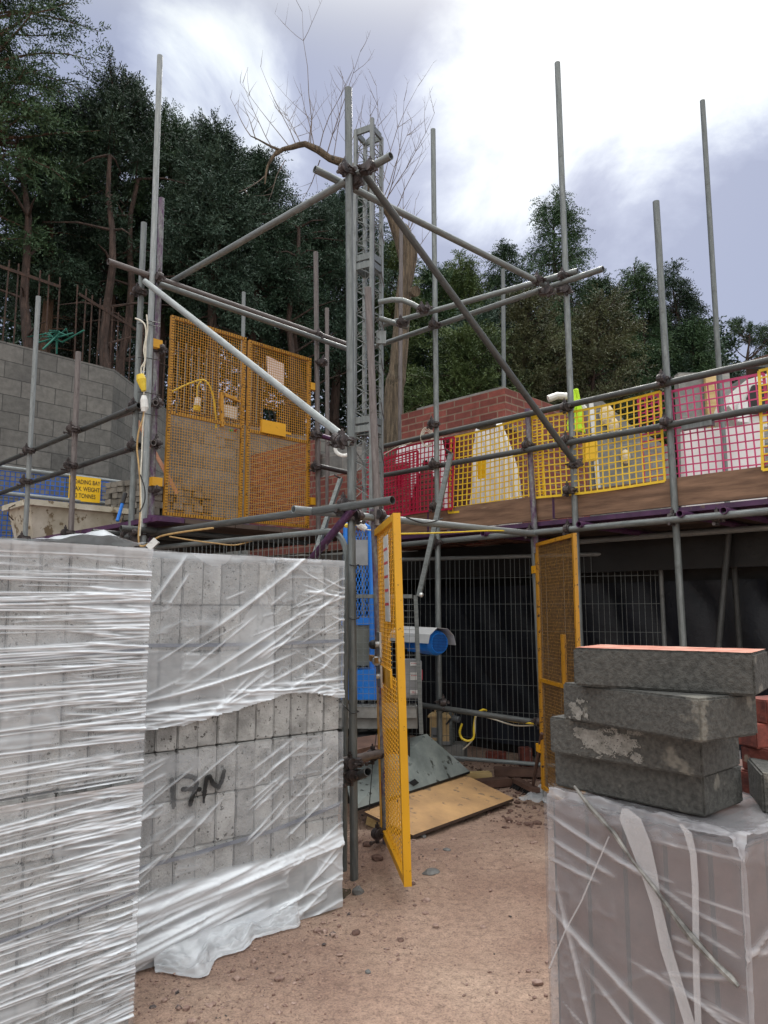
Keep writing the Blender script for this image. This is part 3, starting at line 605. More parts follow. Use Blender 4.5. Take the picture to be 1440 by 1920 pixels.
# ---- dense blocks stacked on the brick pack
DB = [((.8659, 1.7622, .6142), 1.398), ((.7208, 1.7320, 1.0387), 1.298), ((.7643, 1.8412, .8404), 1.198), ((.7795, 1.8772, .8542), 1.098)]
lab = ['topmost dense grey block, upper face dusted brick red, crowning the stack of four', 'second dense grey block from the top, turned askew in the stack of four', 'third dense block down, with a large pale cement stain on its side', 'lowest dense grey block of the stack, resting on the wrapped brick pack']
def dense(name, C, th, zt, label, seed, group='dense grey blocks on the brick pack'):
    a = V(-math.cos(th), math.sin(th), 0); b = V(math.sin(th), math.cos(th), 0)
    m = rounded_block(name, (.44, .215, .0985), None, .005, .0, seed, sub=12)
    r = np.random.default_rng(seed); k = len(m.vertices); co_ = np.zeros(k*3); m.vertices.foreach_get('co', co_); co_ = co_.reshape(-1, 3)
    nn = fbm(co_[:, 0]*16+seed*3, co_[:, 1]*16+co_[:, 2]*22, seed, 4)*.006; co_ = co_*(1+nn[:, None]*np.array([.6, 1, 1.5])); m.vertices.foreach_set('co', co_.ravel())
    c = Vector((C[0], C[1], 0))+a*.22+b*.1075; o = link(name, m, M['dense'], None, (c.x, c.y, zt-.05)); o.rotation_euler = (0, 0, math.pi-th if False else -th)
    tag(o, label, 'concrete block', group); return o
for k, ((x, y, th), zt) in enumerate(DB):
    o = dense('dense_block', (x, y), th, zt, lab[k], k+1)
    for (kk, cx, cz, rx, rz, sd_) in ((2, -.035, -.008, .115, .05, 3), (1, -.16, -.02, .04, .03, 8)):
        if kk != k: continue
        S, T_ = np.meshgrid(np.linspace(-1.2, 1.2, 90), np.linspace(-1.2, 1.2, 60), indexing='ij'); bl_ = 1-np.hypot(S, T_)+2.2*fbm(S*2.5+sd_, T_*2.2, sd_, 5)
        F = gridfaces(90, 60); F = F[(bl_.ravel()[F] > .12).all(1)]; F = F[np.random.default_rng(sd_).uniform(0, 1, len(F)) < np.clip((bl_.ravel()[F].mean(1)-.05)*3.5, .12, .96)]
        P = np.stack([cx+S*rx, np.full(S.shape, -.1098)+.0006*fbm(S*9, T_*9, 4, 3), np.clip(cz+T_*rz, -.045, .045)], 2)
        d = npmesh('cement_stain', P.reshape(-1, 3), F, M['cement'], None, uv=np.stack([S.ravel(), T_.ravel()], 1)); d.parent = o
    if k == 0:
        a = V(-math.cos(th), math.sin(th), 0); b = V(math.sin(th), math.cos(th), 0)
        nsx, nsy = 60, 30; S, T_ = np.meshgrid(np.linspace(-.216, .216, nsx), np.linspace(-.104, .104, nsy), indexing='ij')
        P = np.stack([S, T_, .0502+.0014*fbm(S*60, T_*60, 3, 3)+.0006], 2)
        d = npmesh('brick_dust', P.reshape(-1, 3), gridfaces(nsx, nsy), M['dense_top'], None, uv=np.stack([S.ravel(), T_.ravel()], 1)); d.parent = o
dense('dense_block', (1.374, 1.81), .3, 1.09, 'dense grey block lying alone at the right edge, pale rough top', 9)
for k, (x, y, z, lb) in enumerate([(1.12, 2.16, 1.02, 'lowest loose red brick behind the dense block stack'), (1.13, 2.18, 1.085, 'middle loose red brick behind the dense block stack'), (1.12, 2.19, 1.15, 'third loose red brick up, behind the dense block stack'), (1.15, 2.2, 1.215, 'top loose red brick behind the dense block stack')]):
    m = rounded_block('red_brick', (.215, .1, .065), None, .004, .001, k); o = link('red_brick', m, M['red_brick'], None, (x, y, z)); o.rotation_euler = (0, 0, .4+.15*math.sin(k*2)); tag(o, lb, 'brick', 'red bricks on the brick pack')
# ================================================================== SCAFFOLDING
def T(root, name, p0, p1, mat='galv', r=.02415, label=None):
    o = MB().tube(p0, p1, r, 16, True).build(name, M[mat], root)
    if label: o['label'] = label
    return o
def pole(root, u0, v0, u1, v1, Y, mat='galv', z0=0., name='standard', label=None):
    a, b = at(u0, v0, Y), at(u1, v1, Y); d = b-a; e = a+d*((z0-a.z)/d.z)
    return T(root, name, a, e, mat, label=label)
def coupler(root, p, d1=UP, d2=E1, off=None):
    """two collars back to back with bolts, as on a tube-and-fitting scaffold"""
    p = Vector(p); d1 = Vector(d1).normalized(); d2 = Vector(d2).normalized(); o = d1.cross(d2)
    o = o.normalized() if o.length > .1 else V(0, -1, 0)
    if o.y > 0: o = -o
    mb = MB(); mb.tube(p-d1*.024, p+d1*.024, .033, 12); mb.tube(p-d1*.012, p+d1*.012, .038, 12)
    q = p+o*.05 if off is None else Vector(off)
    mb.tube(q-d2*.024, q+d2*.024, .033, 12); mb.tube(q-d2*.01, q+d2*.01, .038, 12)
    for c, dd in ((p, d1), (q, d2)):
        s = dd.cross(o).normalized()
        for sg in (1, -1): mb.box(c+s*sg*.04+dd*.0, .03, .022, .018, s, dd, o)
        mb.tube(c+s*.045-o*.0, c+s*.045+o*.055, .007, 6); mb.tube(c+s*.045+o*.045, c+s*.045+o*.058, .012, 6)
        mb.tube(c-s*.07, c-s*.03, .006, 6)
    mb.bar((p+q)/2-d1*.02, (p+q)/2+d1*.02, .04, .03, o)
    return mb.build('coupler', M['coupler'], root)

# ---------- hoist tower
A_t, A_b = at(653, 166, 4.45), at(664, 1640, 4.45)
tower = thing('scaffold', (A_b.x, A_b.y, 0), 'tall tube scaffold bay around the hoist mast, with crossing braces and purple-ended tubes', 'scaffold')
pole(tower, 653, 166, 664, 1640, 4.45, 'galv', -.03)
pole(tower, 300, 105, 268, 1030, 5.72, 'galv_light', label='tallest bright standard at the left corner')
pole(tower, 270, 418, 244, 1030, 5.86, 'galv')
pole(tower, 303, 372, 283, 985, 5.95, 'purple_worn', label='standard with worn purple top')
pole(tower, 592, 473, 597, 985, 7.05, 'brown_tube')
T(tower, 'standard', at(690, 540, 4.78), at(709, 985, 4.82), 'brown_tube')
b0 = at(701, 955, 4.86); b1 = at(725, 1600, 4.86); T(tower, 'standard', b0, b1+(b1-b0).normalized()*.05, 'purple_worn', label='purple gate post')
top = 4.2
T(tower, 'ledger', atz(203, 490, 4.2), atz(655, 647, 4.2), 'brown_tube'); T(tower, 'ledger', atz(297, 532, 4.12), atz(662, 658, 4.12), 'galv')
T(tower, 'ledger', atz(712, 611, 4.2), atz(1083, 508, 4.2)); T(tower, 'ledger', atz(700, 651, 4.12), atz(1131, 504, 4.12))
T(tower, 'brace', at(680, 322, 4.52), at(1082, 873, 5.62), 'galv_dark'); T(tower, 'ledger', atz(590, 317, 4.34), atz(1054, 551, 4.12), 'galv')
T(tower, 'ledger', atz(305, 538, 4.26), atz(733, 292, 4.30), 'galv'); T(tower, 'brace', at(272, 528, 5.55), at(660, 832, 4.33), 'galv_light', label='bright diagonal brace across the yellow gates')
T(tower, 'ledger', atz(275, 1001, 2.1), atz(736, 938, 2.1), 'galv_dark', label='ledger with a hollow purple end'); T(tower, 'ledger', atz(550, 955, 2.1), atz(1004, 1001, 2.1), 'galv_light')
T(tower, 'brace', at(663, 952, 4.3), at(560, 1078, 5.15), 'purple', label='purple diagonal stub')
T(tower, 'ledger', at(640, 1428, 4.42), at(716, 1412, 4.84), 'brown_tube'); T(tower, 'ledger', at(655, 1462, 4.55), at(690, 1447, 4.28), 'galv_dark')
# bent mast ties
pts = [at(709, 567, 6.5), at(735, 562, 6.5), at(755, 563, 6.48), at(775, 571, 6.45), at(803, 588, 6.42)]
MB().limb(pts, .024, 12).build('mast_tie', M['galv'], tower); T(tower, 'mast_tie', at(709, 596, 6.5), at(764, 614, 6.6), 'galv')
T(tower, 'ledger', at(790, 1322, 6.55), at(1024, 1357, 6.1), 'galv_dark')
for (u, v, Y, d2) in [(656, 322, 4.45, E1), (684, 318, 4.4, E2), (660, 345, 4.5, E2), (276, 520, 5.85, E2), (293, 522, 5.75, E2), (268, 548, 5.84, E1), (1052, 545, 5.72, E2), (1060, 520, 5.72, E1), (1013, 527, 5.75, E1), (1018, 548, 5.72, E2),
                      (1075, 872, 5.62, V(.6, .2, -.7)), (654, 828, 4.36, E1), (640, 826, 4.4, V(.5, -.3, -.4)), (655, 946, 4.4, E1), (660, 968, 4.45, E2), (640, 960, 4.45, E2), (703, 966, 4.84, E2), (592, 630, 7.02, E2),
                      (260, 762, 5.84, E1), (290, 756, 5.9, E2), (258, 836, 5.84, E1), (288, 832, 5.9, E2), (597, 816, 7.02, E1), (597, 876, 7.02, E1), (600, 680, 7.03, E2), (668, 1430, 4.43, E1), (670, 1452, 4.42, E1), (709, 1414, 4.84, E1), (718, 1560, 4.84, E1),
                      (797, 581, 6.38, E1), (758, 606, 6.5, E1), (246, 1003, 5.84, E1), (272, 1003, 5.75, E1), (296, 655, 5.93, E2), (286, 918, 5.93, E2), (1008, 1352, 6.1, V(1, 0, 0))]:
    coupler(tower, at(u, v, Y), UP, d2)
for (u, v) in ((292, 755), (288, 830)): p = at(u, v, 5.74); T(tower, 'transom', p, p+V(-.55, .5, 0)*.9, 'brown_tube')
T(tower, 'guard_rail', at(588, 813, 7.1), at(655, 833, 7.6), 'purple'); T(tower, 'guard_rail', at(590, 872, 7.1), at(660, 888, 7.6), 'galv_dark')
for (u, v) in ((268, 608), (268, 690), (270, 735), (250, 1025)):
    pass
# ---------- right access scaffold
F0 = V(0, 7.24, 0); FD = V(2.49, -2.62, 0).normalized(); FO = V(-FD.y*-1, -FD.x, 0); FO = V(FD.y, -FD.x, 0).normalized()   # FO faces the yard
IN = -FO
def fs(u, v, out=0.): return on(u, v, F0+FO*out, FO)
def fp(s, z, out=0.): return F0+FD*s+FO*out+V(0, 0, z)
def su(u, v=850): return (fs(u, v)-F0).dot(FD)
acc = thing('scaffold', fp(2.2, 0), 'tube scaffold with timber toe boards along the unfinished house front', 'scaffold')
pole(acc, 812, 243, 824, 1320, 6.6, 'galv'); pole(acc, 1045, 118, 1080, 1005, 5.72, 'galv'); pole(acc, 1230, 378, 1281, 1207, 5.14, 'galv')
pole(acc, 989, 767, 1003, 1000, 5.98, 'purple_worn', 1.95, label='short standard with purple top'); b0 = at(1000, 1000, 6.03); b1 = at(1024, 1505, 6.03); T(acc, 'standard', b0, b1, 'galv')
def R3(z, u0, v0, u1, v1, mat, name='guard_rail'): return T(acc, name, atz(u0, v0, z), atz(u1, v1, z), mat)
R3(3.1, 715, 838, 1520, 658, 'galv_dark'); R3(2.79, 716, 892, 1520, 750, 'galv_dark'); R3(2.11, 745, 1022, 1520, 951, 'galv', 'ledger'); R3(2.1, 1080, 1016, 1520, 983, 'galv_light', 'ledger')
for u, v in ((1085, 983), (1274, 963), (1356, 957), (905, 1000)):
    p = fs(u, v, .12); T(acc, 'transom', p, p+IN*1.45, 'purple')
for (u, v, Y, d2) in [(816, 796, 6.55, FD), (818, 872, 6.55, FD), (820, 950, 6.55, FD), (1065, 765, 5.7, FD), (1067, 826, 5.7, FD), (1071, 992, 5.7, FD), (1070, 920, 5.7, FD), (1246, 713, 5.12, FD), (1252, 793, 5.12, FD), (1267, 972, 5.12, FD), (1000, 999, 5.98, FD), (993, 836, 5.96, FD), (822, 1018, 6.6, FD), (1350, 972, 4.9, FD), (830, 1316, 6.52, V(1, 0, 0)), (808, 582, 6.5, E1), (818, 610, 6.5, E1)]:
    coupler(acc, at(u, v, Y), UP, d2)
MB().bar(fp(3.03, 2.765), fp(3.24, 2.765), .05, .055).build('sleeve_coupler', M['galv'], acc); MB().bar(fp(1.21, 3.1), fp(1.38, 3.1), .06, .06).build('sleeve_coupler', M['coupler'], acc)
s_split = su(1032, 940)
for s0, s1 in ((-.05, .55), (.56, s_split-.006), (s_split+.006, 4.6)):
    mb = MB(); mb.box((fp(s0, 2.32, -.06)+fp(s1, 2.32, -.06))/2, s1-s0, .036, .2, FD, IN, UP); mb.build('toe_board', M['toe_board'], acc)
    mb = MB()
    for e in (s0, s1): mb.box(fp(e, 2.32, -.06), .008, .042, .206, FD, IN, UP)
    mb.build('purple_end_band', M['purple_board'], acc)
for k in range(6):
    d0 = .0-.235*k; mb = MB(); mb.box((fp(-.1, 2.19, d0-.16)+fp(4.7, 2.19, d0-.16))/2, 4.8, .225, .036, FD, IN, UP); mb.build('deck_board', M['purple_board' if k == 0 else 'deck'], acc)
T(acc, 'brace', at(1366, 1000, 5.9), at(1330, 1212, 5.9)+V(0, 0, -.5), 'galv_dark'); T(acc, 'brace', at(1373, 995, 6.1), at(1387, 1215, 6.1)+V(0, 0, -.5), 'galv_dark')
# ---------- left loading bay
bay = thing('loading_bay_scaffold', atz(60, 1020, 2.1)-V(0, 0, 2.1), 'raised loading bay platform on scaffold tubes with double guard rails at the left', 'scaffold')
rp0, rp1 = atz(0, 870, 3.1), atz(252, 764, 3.1); rd = (rp1-rp0).normalized(); cx_ = rp0-rd*.15
T(bay, 'guard_rail', cx_, rp1+rd*.08, 'galv_dark'); q0, q1 = atz(0, 925, 2.79), atz(252, 838, 2.79); T(bay, 'guard_rail', q0-rd*.15, q1+rd*.08, 'galv_dark')
pole(bay, 72, 556, 46, 1025, 7.3, 'galv_light', 0.); pole(bay, 147, 660, 131, 1040, 6.42, 'brown_tube', 0., label='short standard with faded mauve top')
C4 = V(cx_.x, cx_.y, 0)
T(bay, 'guard_rail', atz(-20, 873, 3.1), atz(288, 912, 3.1), 'galv_light'); T(bay, 'guard_rail', atz(-20, 922, 2.8), atz(215, 946, 2.8), 'galv_light')
for (u, v, Y) in ((59, 845, 7.27), (54, 903, 7.27), (143, 805, 6.39), (138, 873, 6.39), (50, 1010, 7.27), (133, 1000, 6.39), (131, 1028, 6.39)): coupler(bay, at(u, v, Y), UP, E1)
Lc = V(-1.93, 5.73, 0); Dn = 4.3
for k in range(9):
    o_ = .13+.232*k; mb = MB(); mb.box(Lc-E1*(Dn/2-.15)+E2*o_+V(0, 0, 2.18), Dn+.3, .225, .036, E1, E2, UP); mb.build('deck_board', M['purple_board' if k == 0 else 'deck'], bay)
mb = MB(); mb.box(Lc+E1*.19+E2*1.05+V(0, 0, 2.19), .04, 2.1, .05, E1, E2, UP); mb.build('deck_board', M['purple_board'], bay)
T(bay, 'ledger', atz(60, 1040, 2.06), atz(248, 1006, 2.06), 'galv_dark'); T(bay, 'ledger', atz(60, 1064, 1.92), atz(225, 1040, 1.92), 'galv_dark')
for u, v in ((118, 1013), (160, 1006), (196, 999), (250, 992)):
    p = atz(u, v, 2.11); T(bay, 'transom', p-E2*.1, p+E2*1.7, 'galv_dark')
    coupler(bay, p+V(0, 0, -.03), E2, E1)
# ---------- single standards farther back
for (u0, v0, u1, v1, Y, mat, lb) in [(457, 548, 456, 620, 9.2, 'galv_light', 'short grey scaffold pole showing above the gap between the yellow gates'), (613, 578, 614, 950, 8.3, 'brown_tube', 'brownish scaffold pole standing behind the right gate, left of the mast'),
        (752, 430, 750, 800, 8.6, 'brown_tube', 'slim scaffold pole in front of the furrowed bare tree trunk'), (943, 505, 945, 775, 8.2, 'galv', 'grey scaffold pole rising behind the red brick wall corner'), (1317, 189, 1348, 690, 6.5, 'galv', 'tall leaning grey scaffold pole above the pink mesh at the right')]:
    a, b = at(u0, v0, Y), at(u1, v1, Y); d = b-a; e = a+d*((2.17-a.z)/d.z)
    o = MB().tube(a, e, .02415, 16, True).build('scaffold_pole', M[mat], None, e); tag(o, lb, 'scaffold pole', 'lone scaffold poles behind the main scaffolds')

# ================================================================== BUILDING, WALLS
# retaining wall of grey blocks (three runs)
W = [V(-9, 4.8, 0), V(-5.0, 9.27, 0), V(-3.94, 10.45, 0), V(-3.8, 12.8, 0), V(-1.5, 14.8, 0), V(2.2, 17.5, 0)]
rw = thing('retaining_wall', W[2], 'tall grey blockwork retaining wall below the conifers at the left', 'wall')
for i in (0, 2, 3, 4):
    a = W[0] if i == 0 else W[i]; b = W[2] if i == 0 else W[i+1]; 
    d = (b-a); L_ = d.length; d.normalize(); nrm = V(d.y, -d.x, 0); zt = 4.98+i*.004
    ext = .0
    mb = MB(); c = (a+b)/2-nrm*.11+V(0, 0, zt/2); mb.box(c, L_, .2, zt, d, -nrm, UP); mb.build('wall_run', M['blockwork'], rw)
# floor slab of the house and the ground behind it
sl = MB(); sl.prism([(.1, 8.55), (3.95, 4.9), (9, 10), (3, 20), (-1.2, 15), (-3.8, 12.8), (-3.9, 10.7), (-3.2, 10.0)], 1.93, 2.15); structure(sl.build('house_floor_slab', M['slab']))
bw = thing('basement_wall', fp(2.2, 0, -1.75), 'black sheeted basement wall under the house floor', 'wall')
mb = MB(); mb.box(fp(1.2, 1.08, -1.60), 9.5, .1, 2.16, FD, IN, UP); mb.build('wall_run', M['black_sheet'], bw)  # membrane black also stands in for the deep shade under the deck
s0_, s1_ = V(.1, 8.55, 0), V(3.95, 4.9, 0); sd_ = (s1_-s0_).normalized(); mb = MB(); mb.box((s0_+s1_)/2+FO*.02+sd_*.6+UP*1.99, 7.5, .03, .31, sd_, -FO, UP); mb.build('shade_membrane', M['black_sheet'], bw)  # black strip added over the slab edge, painting the void's shade
ns, nz = 90, 40; S, Z = np.meshgrid(np.linspace(-1.2, 3.0, ns), np.linspace(.1, 1.75, nz), indexing='ij'); hh = .05+.05*fbm(S*2.2, Z*1.5, 14, 4)+.04*np.abs(np.sin(S*7+Z*3+3*fbm(S, Z*2, 5, 3)))
P = np.array(fp(0, 0, -1.545))+S[..., None]*np.array(FD)+hh[..., None]*np.array(FO)+Z[..., None]*np.array(UP)
o = npmesh('shade_membrane', P.reshape(-1, 3), gridfaces(ns, nz), M['navy_sheet'], bw)
mb = MB(); mb.box(fp(5.5, 1.0, -1.3), .2, 3.2, 2.0, FD, IN, UP); mb.box(V(-4.4, 9.5, 1.0), 2.6, .2, 2.0, E2, -E1, UP); mb.build('return_wall', M['black_sheet'], bw)
mb = MB(); mb.box(V(-2.6, 9.0, .96), 6.4, .2, 1.9, E1, E2, UP); mb.build('return_wall', M['black_sheet'], bw)
# brick walls of the house
house = thing('brick_house', V(.6, 7.9, 2.15), 'unfinished red brick house walls with grey block backing', 'house')
c0 = at(947, 727, 7.25); c1 = on(757, 775, c0, E2); e2n = E1
zt = c0.z; L_ = (c0-c1).length
def wall(root, name, a, b, z0, z1, th, mat, back=True):
    d = (b-a); d.z = 0; L = d.length; d.normalize(); nb = V(-d.y, d.x, 0)
    mb = MB(); mb.box(V((a.x+b.x)/2, (a.y+b.y)/2, (z0+z1)/2)+nb*th/2, L, th, z1-z0, d, nb, UP); return mb.build(name, mat, root)
pa = V(c0.x-E1.x*1.45, c0.y-E1.y*1.45, 0); wall(house, 'brick_wall', pa, V(c0.x, c0.y, 0), 2.15, zt, .1, M['brickwork'])
pb = V(c0.x, c0.y, 0)+E2*1.6; wall(house, 'brick_wall', V(c0.x, c0.y, 0)+E2*.102, pb, 2.15, zt, .1, M['brickwork'])
wall(house, 'block_wall', pa+E1*.12+E2*.13, V(c0.x, c0.y, 0)+E2*.13-E1*.12, 2.15, zt+.07, .1, M['blockwork_far'])
wall(house, 'block_wall', V(c0.x, c0.y, 0)+E2*.14-E1*.112, V(c0.x, c0.y, 0)+E2*1.58-E1*.112, 2.15, zt+.04, .1, M['blockwork_far'])
g0 = V(-1.86, 9.5, 0); 
wall(house, 'brick_wall', V(-1.72, 9.37, 0), V(-.82, 8.47, 0), 2.15, 3.47, .1, M['brickwork']); wall(house, 'brick_wall', V(-.82, 8.47, 0)+E2*.003, V(.2, 7.45, 0), 2.15, 3.0, .1, M['brickwork'])
wall(house, 'block_wall', V(-.95, 8.8, 0), V(-.3, 8.15, 0), 2.15, 3.32, .1, M['blockwork_far'])
# gable of grey blocks at the right with foam crumbs, block piers
gab = thing('block_gable', at(1160, 900, 8.2), 'sloping grey block gable behind the yellow mesh', 'wall')
z_ = 2.15; Y_ = 8.6
def gpt(u, v): return at(u, v, Y_)
pl = [gpt(1100, 985), gpt(1262, 965), gpt(1252, 838), gpt(1180, 795), gpt(1130, 752), gpt(1100, 752)]
mb = MB(); mb.extrude(pl, V(0, .12, 0)); mb.build('block_wall', M['blockwork_far'], gab)
mb = MB(); mb.bar(gpt(1106, 748)+V(0, -.03, 0), gpt(1124, 960)+V(0, -.03, 0), .03, .05); mb.build('foil_strip', M['white_plastic'], gab)
for (pu, w) in (((1136, 780), .09), ((1148, 800), .07), ((1171, 858), .06)):
    mb = MB(); b = gpt(*pu)+V(0, -.04, 0); mb.ball(b, w, .05, w*1.5, 10); o = mb.build('foam_crumb', M['foam'], gab)
pier = thing('block_pier', at(1325, 880, 7.6), 'grey blockwork pier behind the pink mesh', 'wall')
mb = MB(); a, b = at(1278, 900, 7.6), at(1375, 900, 7.6); zt_ = at(1300, 702, 7.6).z; mb.box(V((a.x+b.x)/2, 7.6, (2.15+zt_)/2), (b-a).length, .12, zt_-2.15, V(1, 0, 0), V(0, 1, 0), UP); mb.build('block_wall', M['blockwork_far'], pier)
mb = MB(); a = at(1338, 760, 7.45); mb.box(V(a.x, 7.5, (2.15+zt_)/2-.01), .11, .05, zt_-2.15, V(1, 0, 0), V(0, 1, 0), UP); mb.build('timber_post', M['skin_timber'], pier)
mb = MB(); pl = [at(1282, 905, 6.6), at(1432, 880, 6.6), at(1432, 795, 6.6), at(1284, 806, 6.6)]; pl[0].z = pl[1].z = 2.15; mb.extrude(pl, V(.0, .1, 0)); o = mb.build('insulation_board', M['poly'], None, pl[0]); tag(o, 'white insulation board standing behind the pink mesh', 'insulation board')
# white-bagged digger cab or machine hood at far right
mh = thing('wrapped_machine', at(1430, 800, 6.9), 'machine under white plastic with a dark window at the right edge', 'machine')
mb = MB(); pl = [at(u, v, 6.9) for u, v in ((1366, 760), (1378, 730), (1400, 712), (1440, 700), (1510, 695), (1510, 800), (1395, 800), (1388, 790))]; mb.extrude(pl, V(.1, .7, 0)); mb.build('hood', M['white_plastic'], mh)
mb = MB(); pl = [at(u, v, 6.86) for u, v in ((1412, 722), (1510, 712), (1510, 775), (1405, 775), (1402, 745))]; mb.extrude(pl, V(0, .03, 0)); mb.build('window', M['black_sheet'], mh)
mb = MB(); pl = [at(u, v, 6.85) for u, v in ((1385, 755), (1402, 750), (1405, 792), (1384, 790))]; mb.extrude(pl, V(0, .03, 0)); mb.build('side_panel', M['film_white'], mh)
eav = thing('roof_corner', at(1430, 672, 11), 'brown tiled roof corner of a building far right', 'roof'); mb = MB(); pl = [at(u, v, 11) for u, v in ((1398, 678), (1440, 664), (1540, 640), (1540, 690), (1400, 684))]; mb.extrude(pl, V(.6, 1.2, 0)); mb.build('roof_slope', M['old_timber'], eav)
mb = MB(); a = at(1395, 683, 10.95); b = at(1540, 690, 10.95); mb.bar(a, b, .1, .1); mb.build('gutter', M['galv_dark'], eav)
mb = MB(); a = at(1420, 690, 11.6); mb.box(V(a.x+1.2, a.y+.6, (a.z+2.1)/2), 2.4, 1.0, a.z-2.1); mb.build('block_wall', M['blockwork_far'], eav)
# brick packs under white sheets
def covered(u0, u1, vtop, vbot, Y, label, arch):
    a, b = at(u0, vbot, Y), at(u1, vbot, Y); zt = at((u0+u1)/2, vtop, Y).z; w = b.x-a.x
    r = thing('covered_brick_pack', V((a.x+b.x)/2, Y+.3, 2.2), label, 'brick pack', 'brick packs under white sheets')
    d = FD; nn = IN; L_ = w/ (d.x) * .9; c = V((a.x+b.x)/2, Y, 0)+nn*.3
    mb = MB(); hb = .45 if not arch else .8; mb.box(V(c.x, c.y, 2.15+(zt-2.15)*hb/2)-d*L_*(0 if arch else .1), L_*(.86 if arch else .6), .5, (zt-2.15)*hb, d, nn, UP); mb.build('brick_stack', M['brown_pack'], r)
    ns, nz = 60, 70; S, Q = np.meshgrid(np.linspace(-.5, .5, ns), np.linspace(0, 1.35, nz), indexing='ij')
    top_ = zt-2.15; drop = np.minimum(Q, 1); over = np.clip(Q-1, 0, 1)
    zz = np.where(Q < 1, 2.17+top_*drop, 2.17+top_+.02)+.05*fbm(S*7, Q*4, int(u0), 3)*(Q >= 1)
    out = .27+.035*np.abs(np.sin(S*16+2*fbm(S*3, Q*2, 6, 3)*4))*(1.2-drop)-over*1.4+.02*fbm(S*8, Q*5, 9, 3)
    sh = 1-(.62 if not arch else .35)*np.clip(drop-.1, 0, 1)**2.2; S = S-(.16 if not arch else 0)*np.clip(drop-.1, 0, 1)**2.2/np.maximum(sh, .2)
    P = np.stack([c.x+S*L_*sh*d.x-nn.x*out, c.y+S*L_*sh*d.y-nn.y*out, zz], 2)
    hole = (np.abs(S-arch[0]) < arch[1]*np.clip(1.05-((Q-.0)/arch[2])**2.2, 0, 1)) & (Q < arch[2]) if arch else None
    F = gridfaces(ns, nz)
    if hole is not None: F = F[~hole.ravel()[F].any(1)]
    npmesh('white_cover', P.reshape(-1, 3), F, M['film_white'], r, uv=np.stack([S.ravel()*L_, Q.ravel()], 1), attr=np.full(S.size, .3)); return r, c
r1, c = covered(722, 845, 835, 950, 7.7, 'brick pack under an arched white sheet behind the red mesh', (.12, .30, .82))
mb = MB(); mb.box(at(751, 895, 7.22), .1, .01, .19, FD, IN, UP); mb.build('red_tag', M['net_red'], r1)
r2, c = covered(880, 975, 800, 945, 7.0, 'brick pack draped in white sheet behind the yellow mesh, left of the purple-topped pole', None)
mb = MB(); mb.box(at(903, 880, 6.55), .085, .01, .17, FD, IN, UP); mb.build('yellow_tag', M['sign_yellow'], r2)
# hi-vis jacket and yellow board beside the brick corner
hv = at(1076, 745, 6.9); mb = MB(); ns, nz = 20, 24; S, Q = np.meshgrid(np.linspace(-1, 1, ns), np.linspace(0, 1, nz), indexing='ij')
P = np.stack([hv.x+.02+S*(.02+.09*Q)*(1-.3*Q)+.02*fbm(S*3, Q*4, 3, 3), hv.y+.05*S*S+.06*fbm(S*4, Q*3, 8, 3), hv.z+.08-Q*.42], 2)
o = npmesh('hi_vis_jacket', P.reshape(-1, 3), gridfaces(ns, nz), M['hivis'], base=tuple(hv)); md = o.modifiers.new('t', 'SOLIDIFY'); md.thickness = .02; tag(o, 'lime hi-vis jacket hung over the brick corner above the yellow mesh', 'jacket')
mb = MB(); pts = [at(u, v, 6.95) for u, v in ((1028, 748), (1045, 742), (1064, 743), (1082, 752), (1096, 768))]; mb.limb(pts, .035, 10); o = mb.build('white_duct', M['white_plastic'], None, pts[2]); tag(o, 'bent white plastic duct lying over the brick wall corner', 'duct')
mb = MB(); pl = [at(u, v, 6.6) for u, v in ((1098, 866), (1121, 862), (1120, 826), (1098, 828))]; mb.extrude(pl, V(0, .05, 0)); o = mb.build('yellow_board', M['sign_yellow'], None, pl[0]); tag(o, 'small bright yellow board behind the yellow mesh', 'board')
